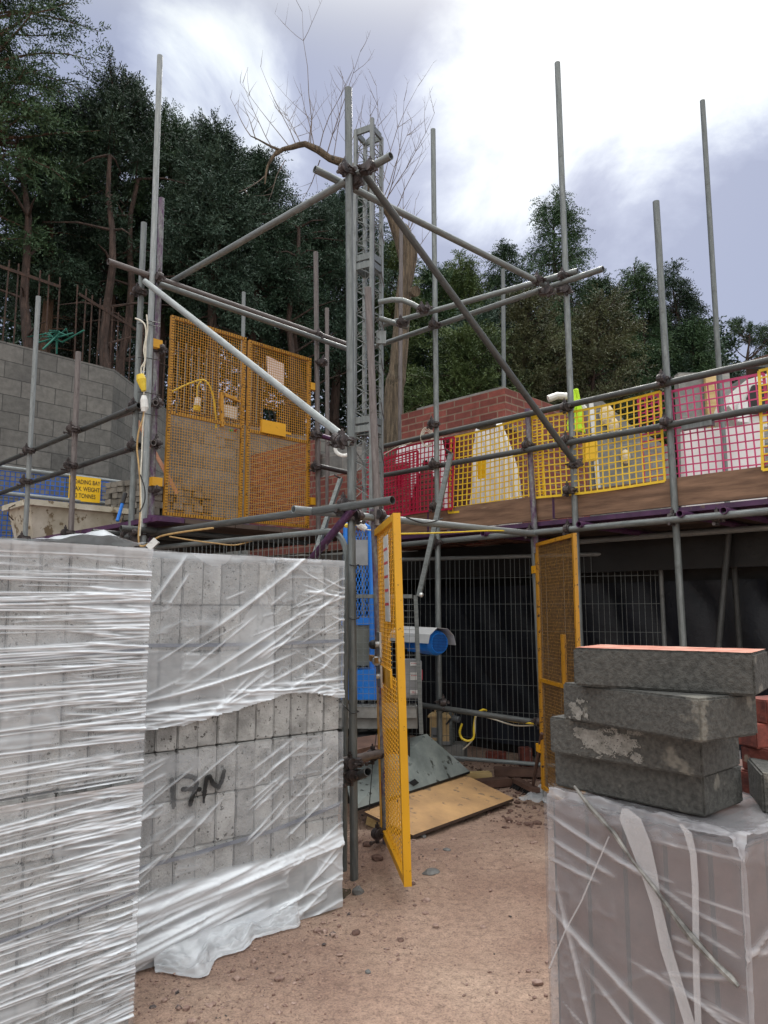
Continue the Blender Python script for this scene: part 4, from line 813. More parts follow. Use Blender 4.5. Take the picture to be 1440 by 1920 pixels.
# ================================================================== MESH GATES
def gate(name, root, p0, d, w, h, pitch, mids, frame, wire, fw=.03, wr=.0016, cut=None, vp=None, UP=UP, ties=False):
    """p0 bottom corner, d horizontal unit vector; mids are rail heights"""
    n = d.cross(UP); mb = MB(); fw2 = fw
    for a, b in ((0, 0), (w, 0)): mb.box(p0+d*(a+(fw/2 if a == 0 else -fw/2))+UP*h/2, fw, fw, h, d, -n, UP)
    for z in [fw/2, h-fw/2]+list(mids): mb.box(p0+d*w/2+UP*z, w-2*fw-.001, fw*.96, fw, d, -n, UP)
    f = mb.build('frame', frame, root)
    wr = wr*.95
    mb = MB(); nz = int(h/pitch); vp = vp or pitch; nx_ = int(w/vp)
    def ok(s, z): return not (cut and cut[0] < s < cut[1] and cut[2] < z < cut[3])
    off = n*-.006
    for k in range(1, nz):
        z = h*k/nz
        if cut and cut[2] < z < cut[3]:
            mb.bar(p0+UP*z+d*.01+off, p0+UP*z+d*cut[0]+off, wr*2, wr*2); mb.bar(p0+UP*z+d*cut[1]+off, p0+UP*z+d*(w-.01)+off, wr*2, wr*2)
        else: mb.bar(p0+UP*z+d*.01+off, p0+UP*z+d*(w-.01)+off, wr*2, wr*2)
    off = n*-.0025
    for k in range(1, nx_):
        s = w*k/nx_
        if cut and cut[0] < s < cut[1]:
            mb.bar(p0+d*s+UP*.01+off, p0+d*s+UP*cut[2]+off, wr*2, wr*2, n); mb.bar(p0+d*s+UP*cut[3]+off, p0+d*s+UP*(h-.01)+off, wr*2, wr*2, n)
        else: mb.bar(p0+d*s+UP*.01+off, p0+d*s+UP*(h-.01)+off, wr*2, wr*2, n)
    mb.build('wire_mesh', wire, root)
    if ties:
        mb = MB(); r_ = random.Random(nx_)
        for s_ in (1, -1):
            o_ = n*s_*(fw/2+.0015)
            for k in range(1, nz):
                for e in (fw/2, w-fw/2): mb.box(p0+UP*(h*k/nz+r_.uniform(-.002, .002))+d*e+o_, fw*.8, .003, .0045, d, n, UP)
            for k in range(1, nx_):
                for e in [fw/2, h-fw/2]+list(mids): mb.box(p0+d*(w*k/nx_+r_.uniform(-.002, .002))+UP*e+o_, .0045, .003, fw*.8, d, n, UP)
        mb.build('wire_ties', M['rust'], root)
    return f
GN = -E1*-1     # gate plane normal, facing the yard's right
gp = at(306, 966, 5.95); gp = V(gp.x, gp.y, 0)
def gpl(u, v): return on(u, v, gp, E1)
l0, l1, r0, r1_ = gpl(306, 966), gpl(452, 976), gpl(458, 974), gpl(578, 988)
zt0 = gpl(318, 590).z; zb = l0.z
gl = thing('mesh_gate', V(l0.x, l0.y, zb), 'left leaf of the yellow mesh gate on the loading bay, grey wall behind', 'gate', 'pair of yellow mesh gates on the loading bay')
w1 = (V(l1.x, l1.y, 0)-V(l0.x, l0.y, 0)).length; h1 = zt0-zb
midz = gpl(312, 772).z-zb
lb = V(l0.x, l0.y, zb); gate('mesh_gate', gl, lb, E2, w1, h1, .0235, [midz], M['yellow_old'], M['yellow_wire'], .028, ties=True)
for v in (648, 905): p = gpl(303, v); mb = MB(); mb.box(p-E2*.05+E1*.0, .09, .05, .07, E2, E1, UP); mb.build('hinge', M['yellow'], gl)
mb = MB(); p = gpl(415, 738); q = gpl(450, 752); p2 = gpl(416, 800); mb.bar(p, q, .03, .03); mb.bar(p+V(0, 0, .01), p2, .03, .03, E2); mb.build('latch_frame', M['yellow_old'], gl)
mb = MB(); p = gpl(433, 771)+E1*-.015; mb.box(p, .15, .004, .11, E2, E1, UP); nt2 = mb.build('notice', M['dull_white'], gl)
def text(body, size, p, dx, up, mat, parent=None, name='lettering', th=.0008, sx=1.0):
    c = bpy.data.curves.new('t', 'FONT'); c.body = body; c.size = size; c.align_x = 'CENTER'; c.align_y = 'CENTER'; c.extrude = th; c.space_line = 1.0
    o = bpy.data.objects.new('t', c); COL.objects.link(o); dg = bpy.context.evaluated_depsgraph_get(); m = bpy.data.meshes.new_from_object(o.evaluated_get(dg))
    bpy.data.objects.remove(o); m.name = name; m.materials.clear()
    dx = Vector(dx).normalized(); up = Vector(up).normalized(); n = dx.cross(up)
    mt = Matrix((( dx.x*sx, up.x, n.x, 0), (dx.y*sx, up.y, n.y, 0), (dx.z*sx, up.z, n.z, 0), (0, 0, 0, 1)))
    m.transform(mt); q = Vector(p)-(parent_loc(parent) if parent else V(0, 0, 0)); return link(name, m, mat, parent, q) if not parent else _set(link(name, m, mat, parent), q)
def _set(o, q): o.location = q; return o
# control station behind the left leaf
cs = thing('control_station', gpl(432, 812)-E1*.06, 'small grey push-button control box with green and red buttons behind the left gate leaf', 'control box')
mb = MB(); p = gpl(432, 812)-E1*.06; mb.box(p, .19, .06, .09, E2, E1, UP); mb.box(p-UP*.09-E2*.06, .05, .05, .08, E2, E1, UP); mb.build('housing', M['grey_box'], cs)
for u, c, nm in ((436, 'hivis', 'green_button'), (444, 'red_ink', 'red_button')):
    mb = MB(); q = gpl(u, 806)-E1*.03; mb.tube(q, q+E1*.02, .012, 10); mb.build('button', surf(nm, (.02, .35, .1), (.03, .45, .14), 5, .4, 0, 0) if c == 'hivis' else M[c], cs)
gr = thing('mesh_gate', V(r0.x, r0.y, zb), 'right leaf of the yellow mesh gate on the loading bay, with a large white notice', 'gate', 'pair of yellow mesh gates on the loading bay')
w2 = (V(r1_.x, r1_.y, 0)-V(r0.x, r0.y, 0)).length; rb = V(r0.x, r0.y, zb+.01); cs0 = (gpl(492, 790)-rb).dot(E2); cs1 = (gpl(518, 790)-rb).dot(E2)
gate('mesh_gate', gr, rb, E2, w2, h1-.02, .0235, [midz-.03], M['yellow_old'], M['yellow_wire'], .028, ties=True, cut=(cs0, cs1, gpl(503, 795).z-zb, gpl(503, 770).z-zb))
for v in (725, 940): p = gpl(584, v); mb = MB(); mb.box(p+E2*.02, .09, .05, .07, E2, E1, UP); mb.build('hinge', M['yellow'], gr)
mb = MB(); p = gpl(510, 804)+E1*.02; mb.box(p, .27, .03, .12, E2, E1, UP); mb.bar(p+E2*.12-UP*.02, p+E2*.2-UP*.02, .02, .02); mb.build('latch_plate', M['yellow'], gr)
mb = MB(); pl = [gpl(u, v)-E1*.012 for u, v in ((501, 666), (533, 682), (533, 727), (503, 717))]; mb.extrude(pl, E1*.003); mb.build('notice', surf('pinkish_white_board', (.78, .72, .72), (.84, .79, .79), 4, .6, 0, 0), gr)
# front gate, swung towards us
fg0 = at(720, 1545, 4.9); fg1 = at(765, 1640, 3.98); fd = V(fg1.x-fg0.x, fg1.y-fg0.y, 0); fw_ = fd.length; fd.normalize()
fz0 = .10; fz1 = 2.02
ft = at(705, 985, 4.9); UPG = (ft-fg0).normalized()
fg = thing('mesh_gate', V(fg0.x, fg0.y, fz0), 'tall bright yellow mesh gate swung open towards us, seen nearly edge on', 'gate', 'yellow mesh gates of the hoist enclosure')
fb = V(fg0.x, fg0.y, fz0); gate('mesh_gate', fg, fb, fd, fw_, fz1-fz0, .026, [], M['yellow'], M['yellow'], .04, .0024, vp=.06, cut=(.52, .74, 1.02, 1.24), UP=UPG)
fn = fd.cross(UP); fnn = -fn if fn.x > 0 else fn     # face seen from the left
mb = MB(); mb.box(fb+fd*.02+UPG*(fz1-fz0)/2+fnn*.02, .07, .004, fz1-fz0-.01, fd, fn, UPG); mb.build('hinge_stile', M['yellow'], fg)
mb = MB(); mb.box(fb+fd*.33+UPG*(1.0)+fnn*.004, .46, .012, .1, fd, fn, UPG); mb.build('lock_plate', M['yellow'], fg)
def fgp(u, v, off): return on(u, v, fb+fnn*off, fn)
for (z0_, z1_) in ((1.11, 1.26), (.93, 1.06)):
    mb = MB(); mb.box(fb+fd*.24+UPG*(z0_+z1_)/2+fnn*.03, .16, .012, z1_-z0_, fd, fn, UPG); mb.tube(fb+fd*.26+UPG*((z0_+z1_)/2)+fnn*.03, fb+fd*.26+UPG*((z0_+z1_)/2)+fnn*.055, .018, 12); mb.build('latch_bracket', M['steel'], fg)
mb = MB(); mb.ball(fb+fd*.26+UPG*1.085+fnn*.05, .03, .03, .03); mb.build('lock_barrel', M['steel'], fg)
mb = MB(); p = fb+fd*.15+UPG*1.12+fnn*.055; mb.ball(p+UPG*.06, .03); mb.build('knob', M['black_cable'], fg)
mb = MB(); mb.box(p-UPG*.03, .3, .025, .035, fd, fn, UPG); mb.build('bolt', M['yellow_rust'], fg)
# torn white notice on the gate, red lettering too worn to read
mb = MB(); c = fb+fd*.56+UPG*1.58+fnn*.014; mb.box(c, .2, .003, .5, fd, fn, UPG); nt3 = mb.build('notice', M['white_plastic'], fg)
rr_ = random.Random(3)
for k in range(5):
    mb = MB()
    for j in range(5):
        w_ = .009+.007*rr_.random(); mb.box(c+fd*(-.07+.033*j)+UPG*(.17-.08*k)+fnn*.003, w_, .002, .016, fd, fn, UPG)
    mb.build('worn_lettering', M['red_ink'], nt3)
# second lower gate, right
sg0 = at(1012, 1490, 5.97); sd = V(.10, -.84, 0).normalized()
sg = thing('mesh_gate', V(sg0.x, sg0.y, .12), 'rust-brown yellow-framed mesh gate open beside the stacked dense blocks', 'gate', 'yellow mesh gates of the hoist enclosure')
sb = V(1.235, 5.98, .12); gate('mesh_gate', sg, sb, sd, .84, 1.91, .024, [.83], M['yellow_old'], M['yellow_rust'], .027, .0018)
mb = MB(); mb.box(sb+sd*.55+UP*1.02, .03, .03, .36, sd, sd.cross(UP), UP); mb.build('latch_bar', M['yellow_old'], sg)
for z in (.3, 1.7): mb = MB(); mb.box(sb-sd*.03+UP*z, .08, .05, .06, sd, sd.cross(UP), UP); mb.build('hinge', M['yellow'], sg)

# ================================================================== PLASTIC BRICK GUARDS
def guard(s0, s1, z0, z1, mat, label, out=-.035, pitch=.05, sag=.0, group='plastic mesh guards on the right scaffold'):
    mb = MB(); n = int((s1-s0)/pitch); m = int((z1-z0)/pitch); w = .009; r = random.Random(int(s0*100))
    def P(i, j, o=0): 
        s = s0+(s1-s0)*i/n; z = z0+(z1-z0)*j/m
        return fp(s+.012*math.sin(z*3+s0*5), z+.01*math.sin(s*4+s0), out+o+.018*math.sin(s*3.1+z*2.3+s0))
    for i in range(n+1):
        ww = w*(2.0 if i in (0, n) else 1)
        for j in range(0, m, 2): mb.bar(P(i, j), P(i, min(j+2, m)), ww, w*.6, FD)
    for j in range(m+1):
        ww = w*(2.0 if j in (0, m) else 1)
        for i in range(0, n, 2): mb.bar(P(i, j, .002), P(min(i+2, n), j, .002), w*.6, ww)
    o = mb.build('mesh_guard', M[mat], None, fp(s0, z0, out)); return tag(o, label, 'mesh guard', group)
guard(su(672), su(846), 2.40, 3.06, 'net_red', 'dark red plastic mesh guard next to the hoist mast')
guard(su(690), su(775), 2.42, 3.0, 'net_red', 'second dark red plastic mesh layer doubled behind the first beside the mast', -.07)
guard(su(836), su(1012), 2.38, 3.08, 'net_yellow', 'yellow plastic mesh guard between the red mesh and the purple-topped pole', .0-.05)
guard(su(998), su(1240), 2.40, 3.06, 'net_yellow', 'yellow plastic mesh guard between the purple-topped pole and the pink mesh')
guard(su(1194), su(1440), 2.39, 3.04, 'net_pink', 'pink plastic mesh guard hung on the rails at the right', -.055)
guard(su(1427), 4.0, 2.40, 3.06, 'net_yellow', 'yellow plastic mesh guard cut off by the right edge of the picture')
# blue mesh on the end rail of the loading bay
b0 = atz(-20, 880, 3.07); b1 = atz(208, 905, 3.07); bd = V(b1.x-b0.x, b1.y-b0.y, 0); bl = bd.length; bd.normalize()
mb = MB(); pitch = .055; n = int(bl/pitch); m = 15
for i in range(n+1): mb.bar(V(b0.x, b0.y, 2.22)+bd*(bl*i/n), V(b0.x, b0.y, 3.07)+bd*(bl*i/n), .009, .005, bd)
for j in range(m+1): z = 2.22+.85*j/m; mb.bar(V(b0.x, b0.y, z), V(b1.x, b1.y, z)-bd*0, .005, .009)
tag(mb.build('mesh_guard', M['net_blue'], None, b0), 'blue plastic mesh guard behind the white mortar tub', 'mesh guard')
# loading bay sign
bn = bd.cross(UP); bn = bn if bn.y < 0 else -bn
bp0 = V(b0.x, b0.y, 0)+bn*.05
q = [on(u, v, bp0, bn) for u, v in ((129, 892), (188, 898), (188, 941), (129, 939))]
sgn = thing('load_sign', (q[0]+q[2])/2, 'yellow sign reading LOADING BAY MAX. WEIGHT 2 TONNES on the blue mesh', 'sign')
sw = (V(q[1].x, q[1].y, 0)-V(q[0].x, q[0].y, 0)).length; c = (q[0]+q[1]+q[2]+q[3])/4; sh = q[0].z-q[3].z
mb = MB(); mb.box(c, sw, .006, sh, bd, bn, UP); mb.build('board', M['sign_yellow'], sgn)
for k, t_ in enumerate(('LOADING BAY', 'MAX. WEIGHT', '2 TONNES')): text(t_, sh*.25, c+bn*.006+UP*sh*(.28-.28*k)+bd*sw*.03, bd, UP, M['black_ink'], sgn, sx=.93 if False else (sw*.9/11)/(sh*.25*.60))
# white mortar tub
tb = thing('mortar_tub', V(-3.4, 8.0, 2.2), 'dirty cream plastic mortar tub with a flared rim on the loading bay', 'tub')
k0 = V(-3.68, 7.62, 2.21)
def loop(l, w, z, dx, dy): return [k0+E2*(a*l+dx)-E1*(b*w+dy)+UP*z for a, b in ((0, 0), (1, 0), (1, 1), (0, 1))]
Lp = [loop(.86, .52, 0, .08, .07), loop(1.02, .66, .36, 0, 0), loop(1.12, .76, .365, -.05, -.05), loop(1.12, .76, .425, -.05, -.05), loop(1.02, .66, .42, 0, 0), loop(.88, .54, .03, .07, .06)]
mb = MB(); mb.quad(Lp[0][::-1])
for a, b in zip(Lp[:-1], Lp[1:]):
    for i in range(4): j = (i+1) % 4; mb.quad([a[i], a[j], b[j], b[i]])
mb.quad(Lp[-1]); mb.build('body', M['tub'], tb)
mb = MB(); p = Lp[3][3].lerp(Lp[3][0], .55)+UP*-.03; mb.limb([p, p+V(-.05, -.03, -.04), p+V(-.04, -.05, -.12), p+V(.0, -.02, -.17)], .007, 6); mb.build('rope_handle', M['rust'], tb)
# blue-handled broom leaning in the bay
pb0 = atz(220, 977, 2.2); pb1 = at(235, 925, pb0.y+.1)
br = thing('blue_broom', pb0, 'blue pole with black grip leaning beside the mortar tub', 'broom')
mb = MB(); mid = pb0.lerp(pb1, .62); mb.tube(pb0, mid, .014, 8); mb.build('pole', M['blue_paint'], br); mb = MB(); mb.tube(mid, pb1, .018, 8); mb.build('grip', M['black_cable'], br)
# stack of grey bricks
r5 = random.Random(11); ob0 = None
gbm = rounded_block('grey_brick', (.215, .1, .068), M['grey_brick'], .004, .0015, 3); gbm.materials.append(M['grey_brick'])
st0 = V(-3.15, 9.35, 2.2); cnt = 0
for base_, n_, rows, lbl in ((V(-2.85, 8.75, 2.2), 10, 12, 'grey brick in the loose stack between the mortar tub and the left gate leaf'), (V(-2.05, 7.45, 2.2), 6, 8, 'grey brick in the stack seen through the lower left gate leaf')):
    for j in range(rows):
        for i in range(n_):
            if r5.random() < .05 and j == rows-1: continue
            o = bpy.data.objects.new('grey_brick', gbm); COL.objects.link(o)
            dirv = (E1*.9+E2*.25).normalized() if n_ == 10 else E2
            o.location = base_+dirv*(.108*(i-n_/2))+UP*(.035+.07*j)+V(r5.uniform(-.02, .02), r5.uniform(-.02, .02), 0)
            o.rotation_euler = (0, 0, math.atan2(dirv.y, dirv.x)+math.pi/2+r5.uniform(-.08, .08)); tag(o, lbl, 'brick', 'grey bricks stacked in the loading bay')
# leaning pale plank behind the left leaf
a = gpl(312, 770)-E1*.5; b = gpl(372, 917)-E1*.35; mb = MB(); mb.bar(a, b, .045, .03); o = mb.build('timber_plank', surf('pinkish_plank', (.42, .2, .12), (.55, .3, .2), 5, .8, 0, .2), None, b); tag(o, 'leaning orange-pink timber plank behind the left gate leaf', 'plank')

# ================================================================== HOIST
mast = thing('hoist_mast', V(-.1, 6.5, 0), 'square lattice hoist mast of galvanised steel with a toothed rack', 'hoist mast')
Mz0, Mz1 = .25, at(698, 222, 6.42).z
cm = at(697, 560, 6.42); cl = cm+V(-.156, .086, 0); cr = cm+V(.086, .156, 0); cb = cl+V(.086, .156, 0)
cs4 = [V(p.x, p.y, 0) for p in (cm, cl, cb, cr)]; m_d = (cl-cm).normalized(); m_d.z = 0
sw_ = .032
for k, p in enumerate(cs4):
    mb = MB(); z1 = Mz1-(.0 if k == 0 else .06 if k == 1 else .09); mb.box(p+UP*(Mz0+z1)/2, sw_, sw_, z1-Mz0, m_d, UP.cross(m_d), UP); mb.build('upright', M['galv_light'], mast)
for k in range(4):
    a, b = cs4[k], cs4[(k+1) % 4]; dd = (b-a).normalized(); mb = MB(); z = Mz0+.15; st = .115; f = 0
    while z+st < Mz1-.1:
        p, q = (a, b) if f == 0 else (b, a); mb.tube(p+UP*z, q+UP*(z+st), .0042, 6)
        if f == 1: mb.tube(p+UP*(z+.0), q+UP*(z+.004), .0042, 6)
        z += st; f = 1-f
    mb.build('lacing', M['galv'], mast)
    mb = MB()
    for zz in (Mz1-.09, Mz1-1.36, Mz1-1.44, Mz1-2.9, Mz1-2.98): MB().box((a+b)/2+UP*zz, (b-a).length-sw_-.001, .022, .06, dd, UP.cross(dd), UP).build('frame_plate', M['galv'], mast)
mb = MB(); p = cs4[0]+(cs4[3]-cs4[0]).normalized()*.03
z = Mz0+.2
while z < Mz1-.05: mb.box(p+UP*z, .02, .022, .016, (cs4[3]-cs4[0]).normalized(), m_d, UP); z += .03
mb.box(p+UP*(Mz0+Mz1)/2, .008, .02, Mz1-Mz0-.1, (cs4[3]-cs4[0]).normalized(), m_d, UP); mb.build('rack', M['coupler'], mast)
mb = MB(); p = cs4[3]+V(.0, -.04, 0)
z = Mz1-.2
while z > 2.6: mb.limb([p+UP*z, p+V(.012, -.02, z-.1), p+V(.028, -.03, z-.17)], .005, 5); z -= .42
mb.build('cable_hook', M['coupler'], mast)
mb = MB(); q = cs4[3]+UP*at(712, 560, 5.7).z; mb.box(q, .09, .06, .12); mb.build('tie_bracket', M['galv_light'], mast)
mb = MB(); q = cs4[1]; mb.box((q+cs4[2])/2+UP*(Mz1-1.4)+V(.12, .06, 0), .05, .02, .2); mb.build('joint_plate', M['galv'], mast)
# ground enclosure of the hoist
YE = 6.1
en = thing('hoist_enclosure', at(715, 1370, YE), 'galvanised mesh enclosure and concrete sill around the hoist foot', 'enclosure')
e0, e1_ = at(644, 1375, YE), at(786, 1375, YE); ztop = at(780, 1118, YE).z; zb_ = at(715, 1330, YE).z
mb = MB(); mb.bar(V(e0.x, YE, ztop), V(e1_.x-.05, YE, ztop), .03, .03); mb.bar(at(779, 1116, YE-.01), at(790, 1376, YE-.01), .032, .032, V(1, 0, 0)); mb.bar(V(e0.x-.1, YE, ztop), V(e0.x-.1, YE, zb_), .03, .03, V(1, 0, 0)); mb.build('frame', M['galv'], en)
mb = MB(); x = e0.x-.08
while x < e1_.x-.02: mb.bar(V(x, YE+.01, zb_), V(x, YE+.01, ztop), .003, .003, V(1, 0, 0)); x += .047
z = zb_+.02
while z < ztop: mb.bar(V(e0.x-.1, YE+.005, z), V(e1_.x, YE+.005, z), .003, .003); z += .051
mb.build('wire_mesh', M['galv'], en)
z0_ = at(715, 1368, YE).z; z1_ = at(715, 1322, YE+.1).z
mb = MB(); mb.box(V((e0.x+e1_.x)/2-.06, YE+.15, (z0_+z1_)/2), e1_.x-e0.x+.1, .2, z1_-z0_); mb.box(V((e0.x+e1_.x)/2-.06, YE+.04, z1_-.045), e1_.x-e0.x+.08, .06, .09); mb.build('sill', M['footing'], en)
mb = MB(); xr_ = at(768, 1376, YE).x; mb.box(V(xr_-.5, YE+.22, (z0_-.05)/2), 1.0, .62, z0_-.05); mb.build('plinth', M['black_sheet'], en)
ZP = z0_-.05
# blue hoist carriage
hc = thing('hoist_carriage', at(675, 1160, 5.9), 'blue hoist carriage with expanded mesh back and grey panel', 'hoist carriage')
Yc = 6.28
def cp(u, v, dy=0): return at(u, v, Yc+dy)
mb = MB(); pts = [cp(640, 1290), cp(640, 985), cp(688, 985), cp(697, 994), cp(700, 1030), cp(706, 1290)]; mb.limb([cp(698, 1290), cp(697, 1100), cp(694, 1000), cp(690, 988), cp(684, 984), cp(650, 984), cp(648, 990), cp(645, 1290)], .022, 8); mb.build('frame', M['blue_paint'], hc)
mb = MB(); a = cp(646, 1165); b = cp(698, 1165); zt_ = cp(690, 990).z; w_ = b.x-a.x; x0 = a.x; n_ = 9; hz_ = zt_-a.z
for k in range(n_*2):
    x = x0+w_*k/(n_*2); zz = a.z; s = 1 if k % 2 else -1
    pts = []; j = 0
    while zz < zt_: pts.append(V(x+(w_/(n_*4))*(1 if (j+k) % 2 else -1)*.9, Yc+.01, zz)); zz += .035; j += 1
    mb.limb(pts, .0035, 4, False)
mb.build('expanded_mesh', M['blue_paint'], hc)
mb = MB(); mb.extrude([cp(655, 1060), cp(690, 1060), cp(690, 1012), cp(655, 1012)], V(0, .03, 0)); mb.build('number_plate', M['grey_box'], hc)
mb = MB(); mb.extrude([cp(644, 1248, .02), cp(701, 1248, .02), cp(700, 1172, .02), cp(645, 1172, .02)], V(0, .05, 0)); mb.build('grey_panel', surf('dusty_green_grey', (.12, .13, .115), (.18, .19, .17), 4, .6, 0, .1), hc)
mb = MB(); mb.extrude([cp(640, 1312, -.05), cp(708, 1312, -.05), cp(708, 1254, -.05), cp(640, 1260, -.05)], V(0, .3, 0)); mb.build('skirt', M['blue_paint'], hc)
mb = MB(); mb.extrude([cp(640, 1172, -.0), cp(704, 1172, -.0), cp(704, 1158, -.0), cp(640, 1158, -.0)], V(0, .06, 0)); mb.build('crossbar', M['blue_paint'], hc)
# drive motor under a sheet hood
mo = thing('hoist_motor', at(815, 1205, 5.75), 'bright blue electric drive motor under a galvanised sheet hood', 'motor')
ax_ = V(.72, -.62, 0.02).normalized(); mc = at(803, 1204, 6.4); me = at(829, 1206, 6.23)
ax_ = (me-mc).normalized(); ra = .107
mb = MB(); mb.tube(mc-ax_*.05, mc+ax_*.13, ra*.97, 24); mb.tube(mc+ax_*.13, mc+ax_*.165, ra*.97, 24, r1=ra*.8); mb.build('motor_body', M['blue_paint'], mo)
mb = MB(); e = mc+ax_*.166; pa_ = ax_.cross(UP).normalized(); pu = pa_.cross(ax_)
for k in range(-5, 6):
    y = k*.0125; hw = math.sqrt(max(.0, (ra*.74)**2-y*y)); mb.bar(e+pu*y-pa_*hw, e+pu*y+pa_*hw, .004, .003, pu); mb.bar(e+pa_*y-pu*hw, e+pa_*y+pu*hw, .003, .004, pa_)
mb.build('fan_grille', surf('dark_blue_slots', (.004, .03, .13), (.006, .04, .16), 5, .6, 0, 0), mo)
mb = MB(); mb.box(mc-ax_*.13, .16, .15, .17, ax_, pa_, pu); mb.tube(mc-ax_*.32, mc-ax_*.2, .07, 14); mb.build('gearbox', M['blue_paint'], mo)
mb = MB(); tp_ = mc-pa_*.0+pu*(-.02); mb.box(mc-pa_*.075-pu*.04+ax_*.03, .035, .02, .04, ax_, pa_, pu); mb.build('terminal_box', M['black_cable'], mo)
mb = MB(); hood = []; zz = .118
prof = [(-.14, -.02), (-.12, .06), (-.06, .115), (.05, .125), (.12, .07), (.14, .0)]
A_ = [mc-ax_*.42+pa_*x+pu*z for x, z in prof]; B_ = [mc+ax_*.2+pa_*x+pu*z for x, z in prof]
for i in range(5): mb.extrude([A_[i], B_[i], B_[i+1], A_[i+1]], (pu if 1 <= i <= 3 else (pa_ if i > 3 else -pa_))*.003)
mb.build('hood', M['hood_white'], mo)
# control cabinet with labels
cb_ = thing('control_cabinet', at(770, 1305, 5.55), 'grey hoist control cabinet with white labels in red lettering', 'control cabinet')
a = at(753, 1310, 6.18); b = at(789, 1310, 6.18); zt_ = at(770, 1237, 6.18).z; mb = MB(); cc = V((a.x+b.x)/2, 6.26, (a.z+zt_)/2)
me_ = rounded_block('cabinet_body', (b.x-a.x+.02, .16, zt_-a.z), None, .014, 0, 1); o = link('cabinet_body', me_, M['grey_box'], cb_); o.location = cc-parent_loc(cb_)
mb = MB(); mb.box(cc+V(.085, .0, .03), .02, .1, .08); mb.build('switch', M['red_ink'], cb_)
for v, h, t_ in ((1245, .028, 'STOP'), (1268, .06, ''), (1298, .035, 'SILL')):
    p = at(776, v, 6.176); mb = MB(); mb.box(p, .06, .003, h); lbm = mb.build('label_plate', M['dull_white'], cb_)
    text(t_, .022, p+V(0, -.003, 0), V(1, 0, 0), UP, M['red_ink'], lbm) if t_ == 'SILL' else None
    if t_ != 'SILL':
        mb = MB()
        for k in range(4): mb.box(p+V(-.018+.012*k, -.003, .006), .007, .001, .006)
        mb.build('worn_lettering', M['red_ink'], lbm)
# folding strut arms
def strut(pts, Y, lb):
    a, b = at(*pts[0], Y[0]), at(*pts[1], Y[1]); r = thing('gate_strut', b, lb, 'strut', 'galvanised hoist gate struts'); d = (b-a).normalized()
    mb = MB(); s = V(1, -.35, 0); mb.bar(a, b, .042, .004, s); s2 = d.cross(s).normalized(); mb.bar(a+s.normalized()*.02, b+s.normalized()*.02, .004, .036, s); mb.build('angle_bar', M['galv'], r)
    mb = MB(); mb.limb([a+V(0, -.02, .0), a+V(-.03, -.05, .01), a+V(-.05, -.05, .025)], .008, 6); mb.build('pin', M['coupler'], r); mb = MB(); mb.ball(b+V(.02, -.03, .01), .02); mb.build('pivot_bolt', M['steel'], r)
strut(((845, 850), (785, 1118)), (6.0, 6.06), 'longer galvanised angle strut slanting in front of the right standard, down to the enclosure')
strut(((638, 897), (578, 1072)), (6.4, 5.9), 'shorter galvanised angle strut slanting below the right gate leaf')
# ================================================================== TEMPORARY FENCE PANELS
def heras(p0, p1, z0, z1, label, round_=False, posts=(True, True)):
    d = (p1-p0); L = d.length; d.normalize(); r = thing('fence_panel', (p0+p1)/2, label, 'fence panel', 'temporary mesh fence panels')
    P = lambda s, z: V(p0.x, p0.y, 0)+d*s+UP*z
    mb = MB(); rt = .019
    if round_:
        R_ = .16; arc = [P(L-R_+R_*math.sin(t*math.pi/16), z1-R_+R_*math.cos(t*math.pi/16)) for t in range(9)]
        mb.limb([P(0, z0), P(0, z1-.1), P(.1, z1), P(.3, z1)]+[P(.3+(L-.3-R_)*k/6, z1) for k in range(1, 6)]+arc+[P(L, z1-.3), P(L, 1.2), P(L, .6), P(L, z0-.1)], rt, 12)
    else:
        if posts[0]: mb.tube(P(0, z0-.12), P(0, z1+.03), rt, 12)
        if posts[1]: mb.tube(P(L, z0-.12), P(L, z1+.03), rt, 12)
        mb.tube(P(0, z1), P(L, z1), rt, 12); mb.tube(P(0, z0+.1), P(L, z0+.1), rt, 12)
    mb.build('frame', M['galv_light' if not round_ else 'galv'], r)
    mb = MB(); s = .05; k = 0; rq = random.Random(int(L*100))
    while s < L-.03:
        j = rq.uniform(-.004, .004); mb.bar(P(s+j, z0+.1), P(s+j*3+.006*math.sin(s*3), z1), .0036, .0036, d); s += .05; k += 1
    z = z0+.3
    while z < z1-.05: mb.bar(P(.0, z), P(L, z), .0036, .0036); z += .25
    mb.build('wire_mesh', M['galv'], r); return r
h0 = at(745, 1050, 7.5); h1 = at(1238, 1047, 6.55); h0.z = h1.z = 0
heras(h0, h1, .0, 2.0, 'long temporary mesh fence panel standing in front of the dark basement', posts=(True, True))
k0_, k1_ = at(275, 1032, 6.0), at(647, 1300, 4.56); heras(V(k0_.x, k0_.y, 0), V(k1_.x, k1_.y, 0), .0, 1.99, 'temporary fence panel with rounded top corner behind the wrapped block packs', True)
# concrete fence foot under the transformer
def slab_block(name, c, sx, sy, sz, rot, mat, label, cat, group=None, bev=.006):
    m = rounded_block(name, (sx, sy, sz), None, bev, .001, 3); o = link(name, m, M[mat], None, c); o.rotation_euler = (0, 0, rot); return tag(o, label, cat, group)
fc = atz(852, 1428, 0.0); fo = slab_block('concrete_footing', V(fc.x-.04, fc.y+.15, .075), .34, .24, .16, -.25, 'footing', 'concrete fence foot with the sandy yellow transformer standing on it', 'fence foot')
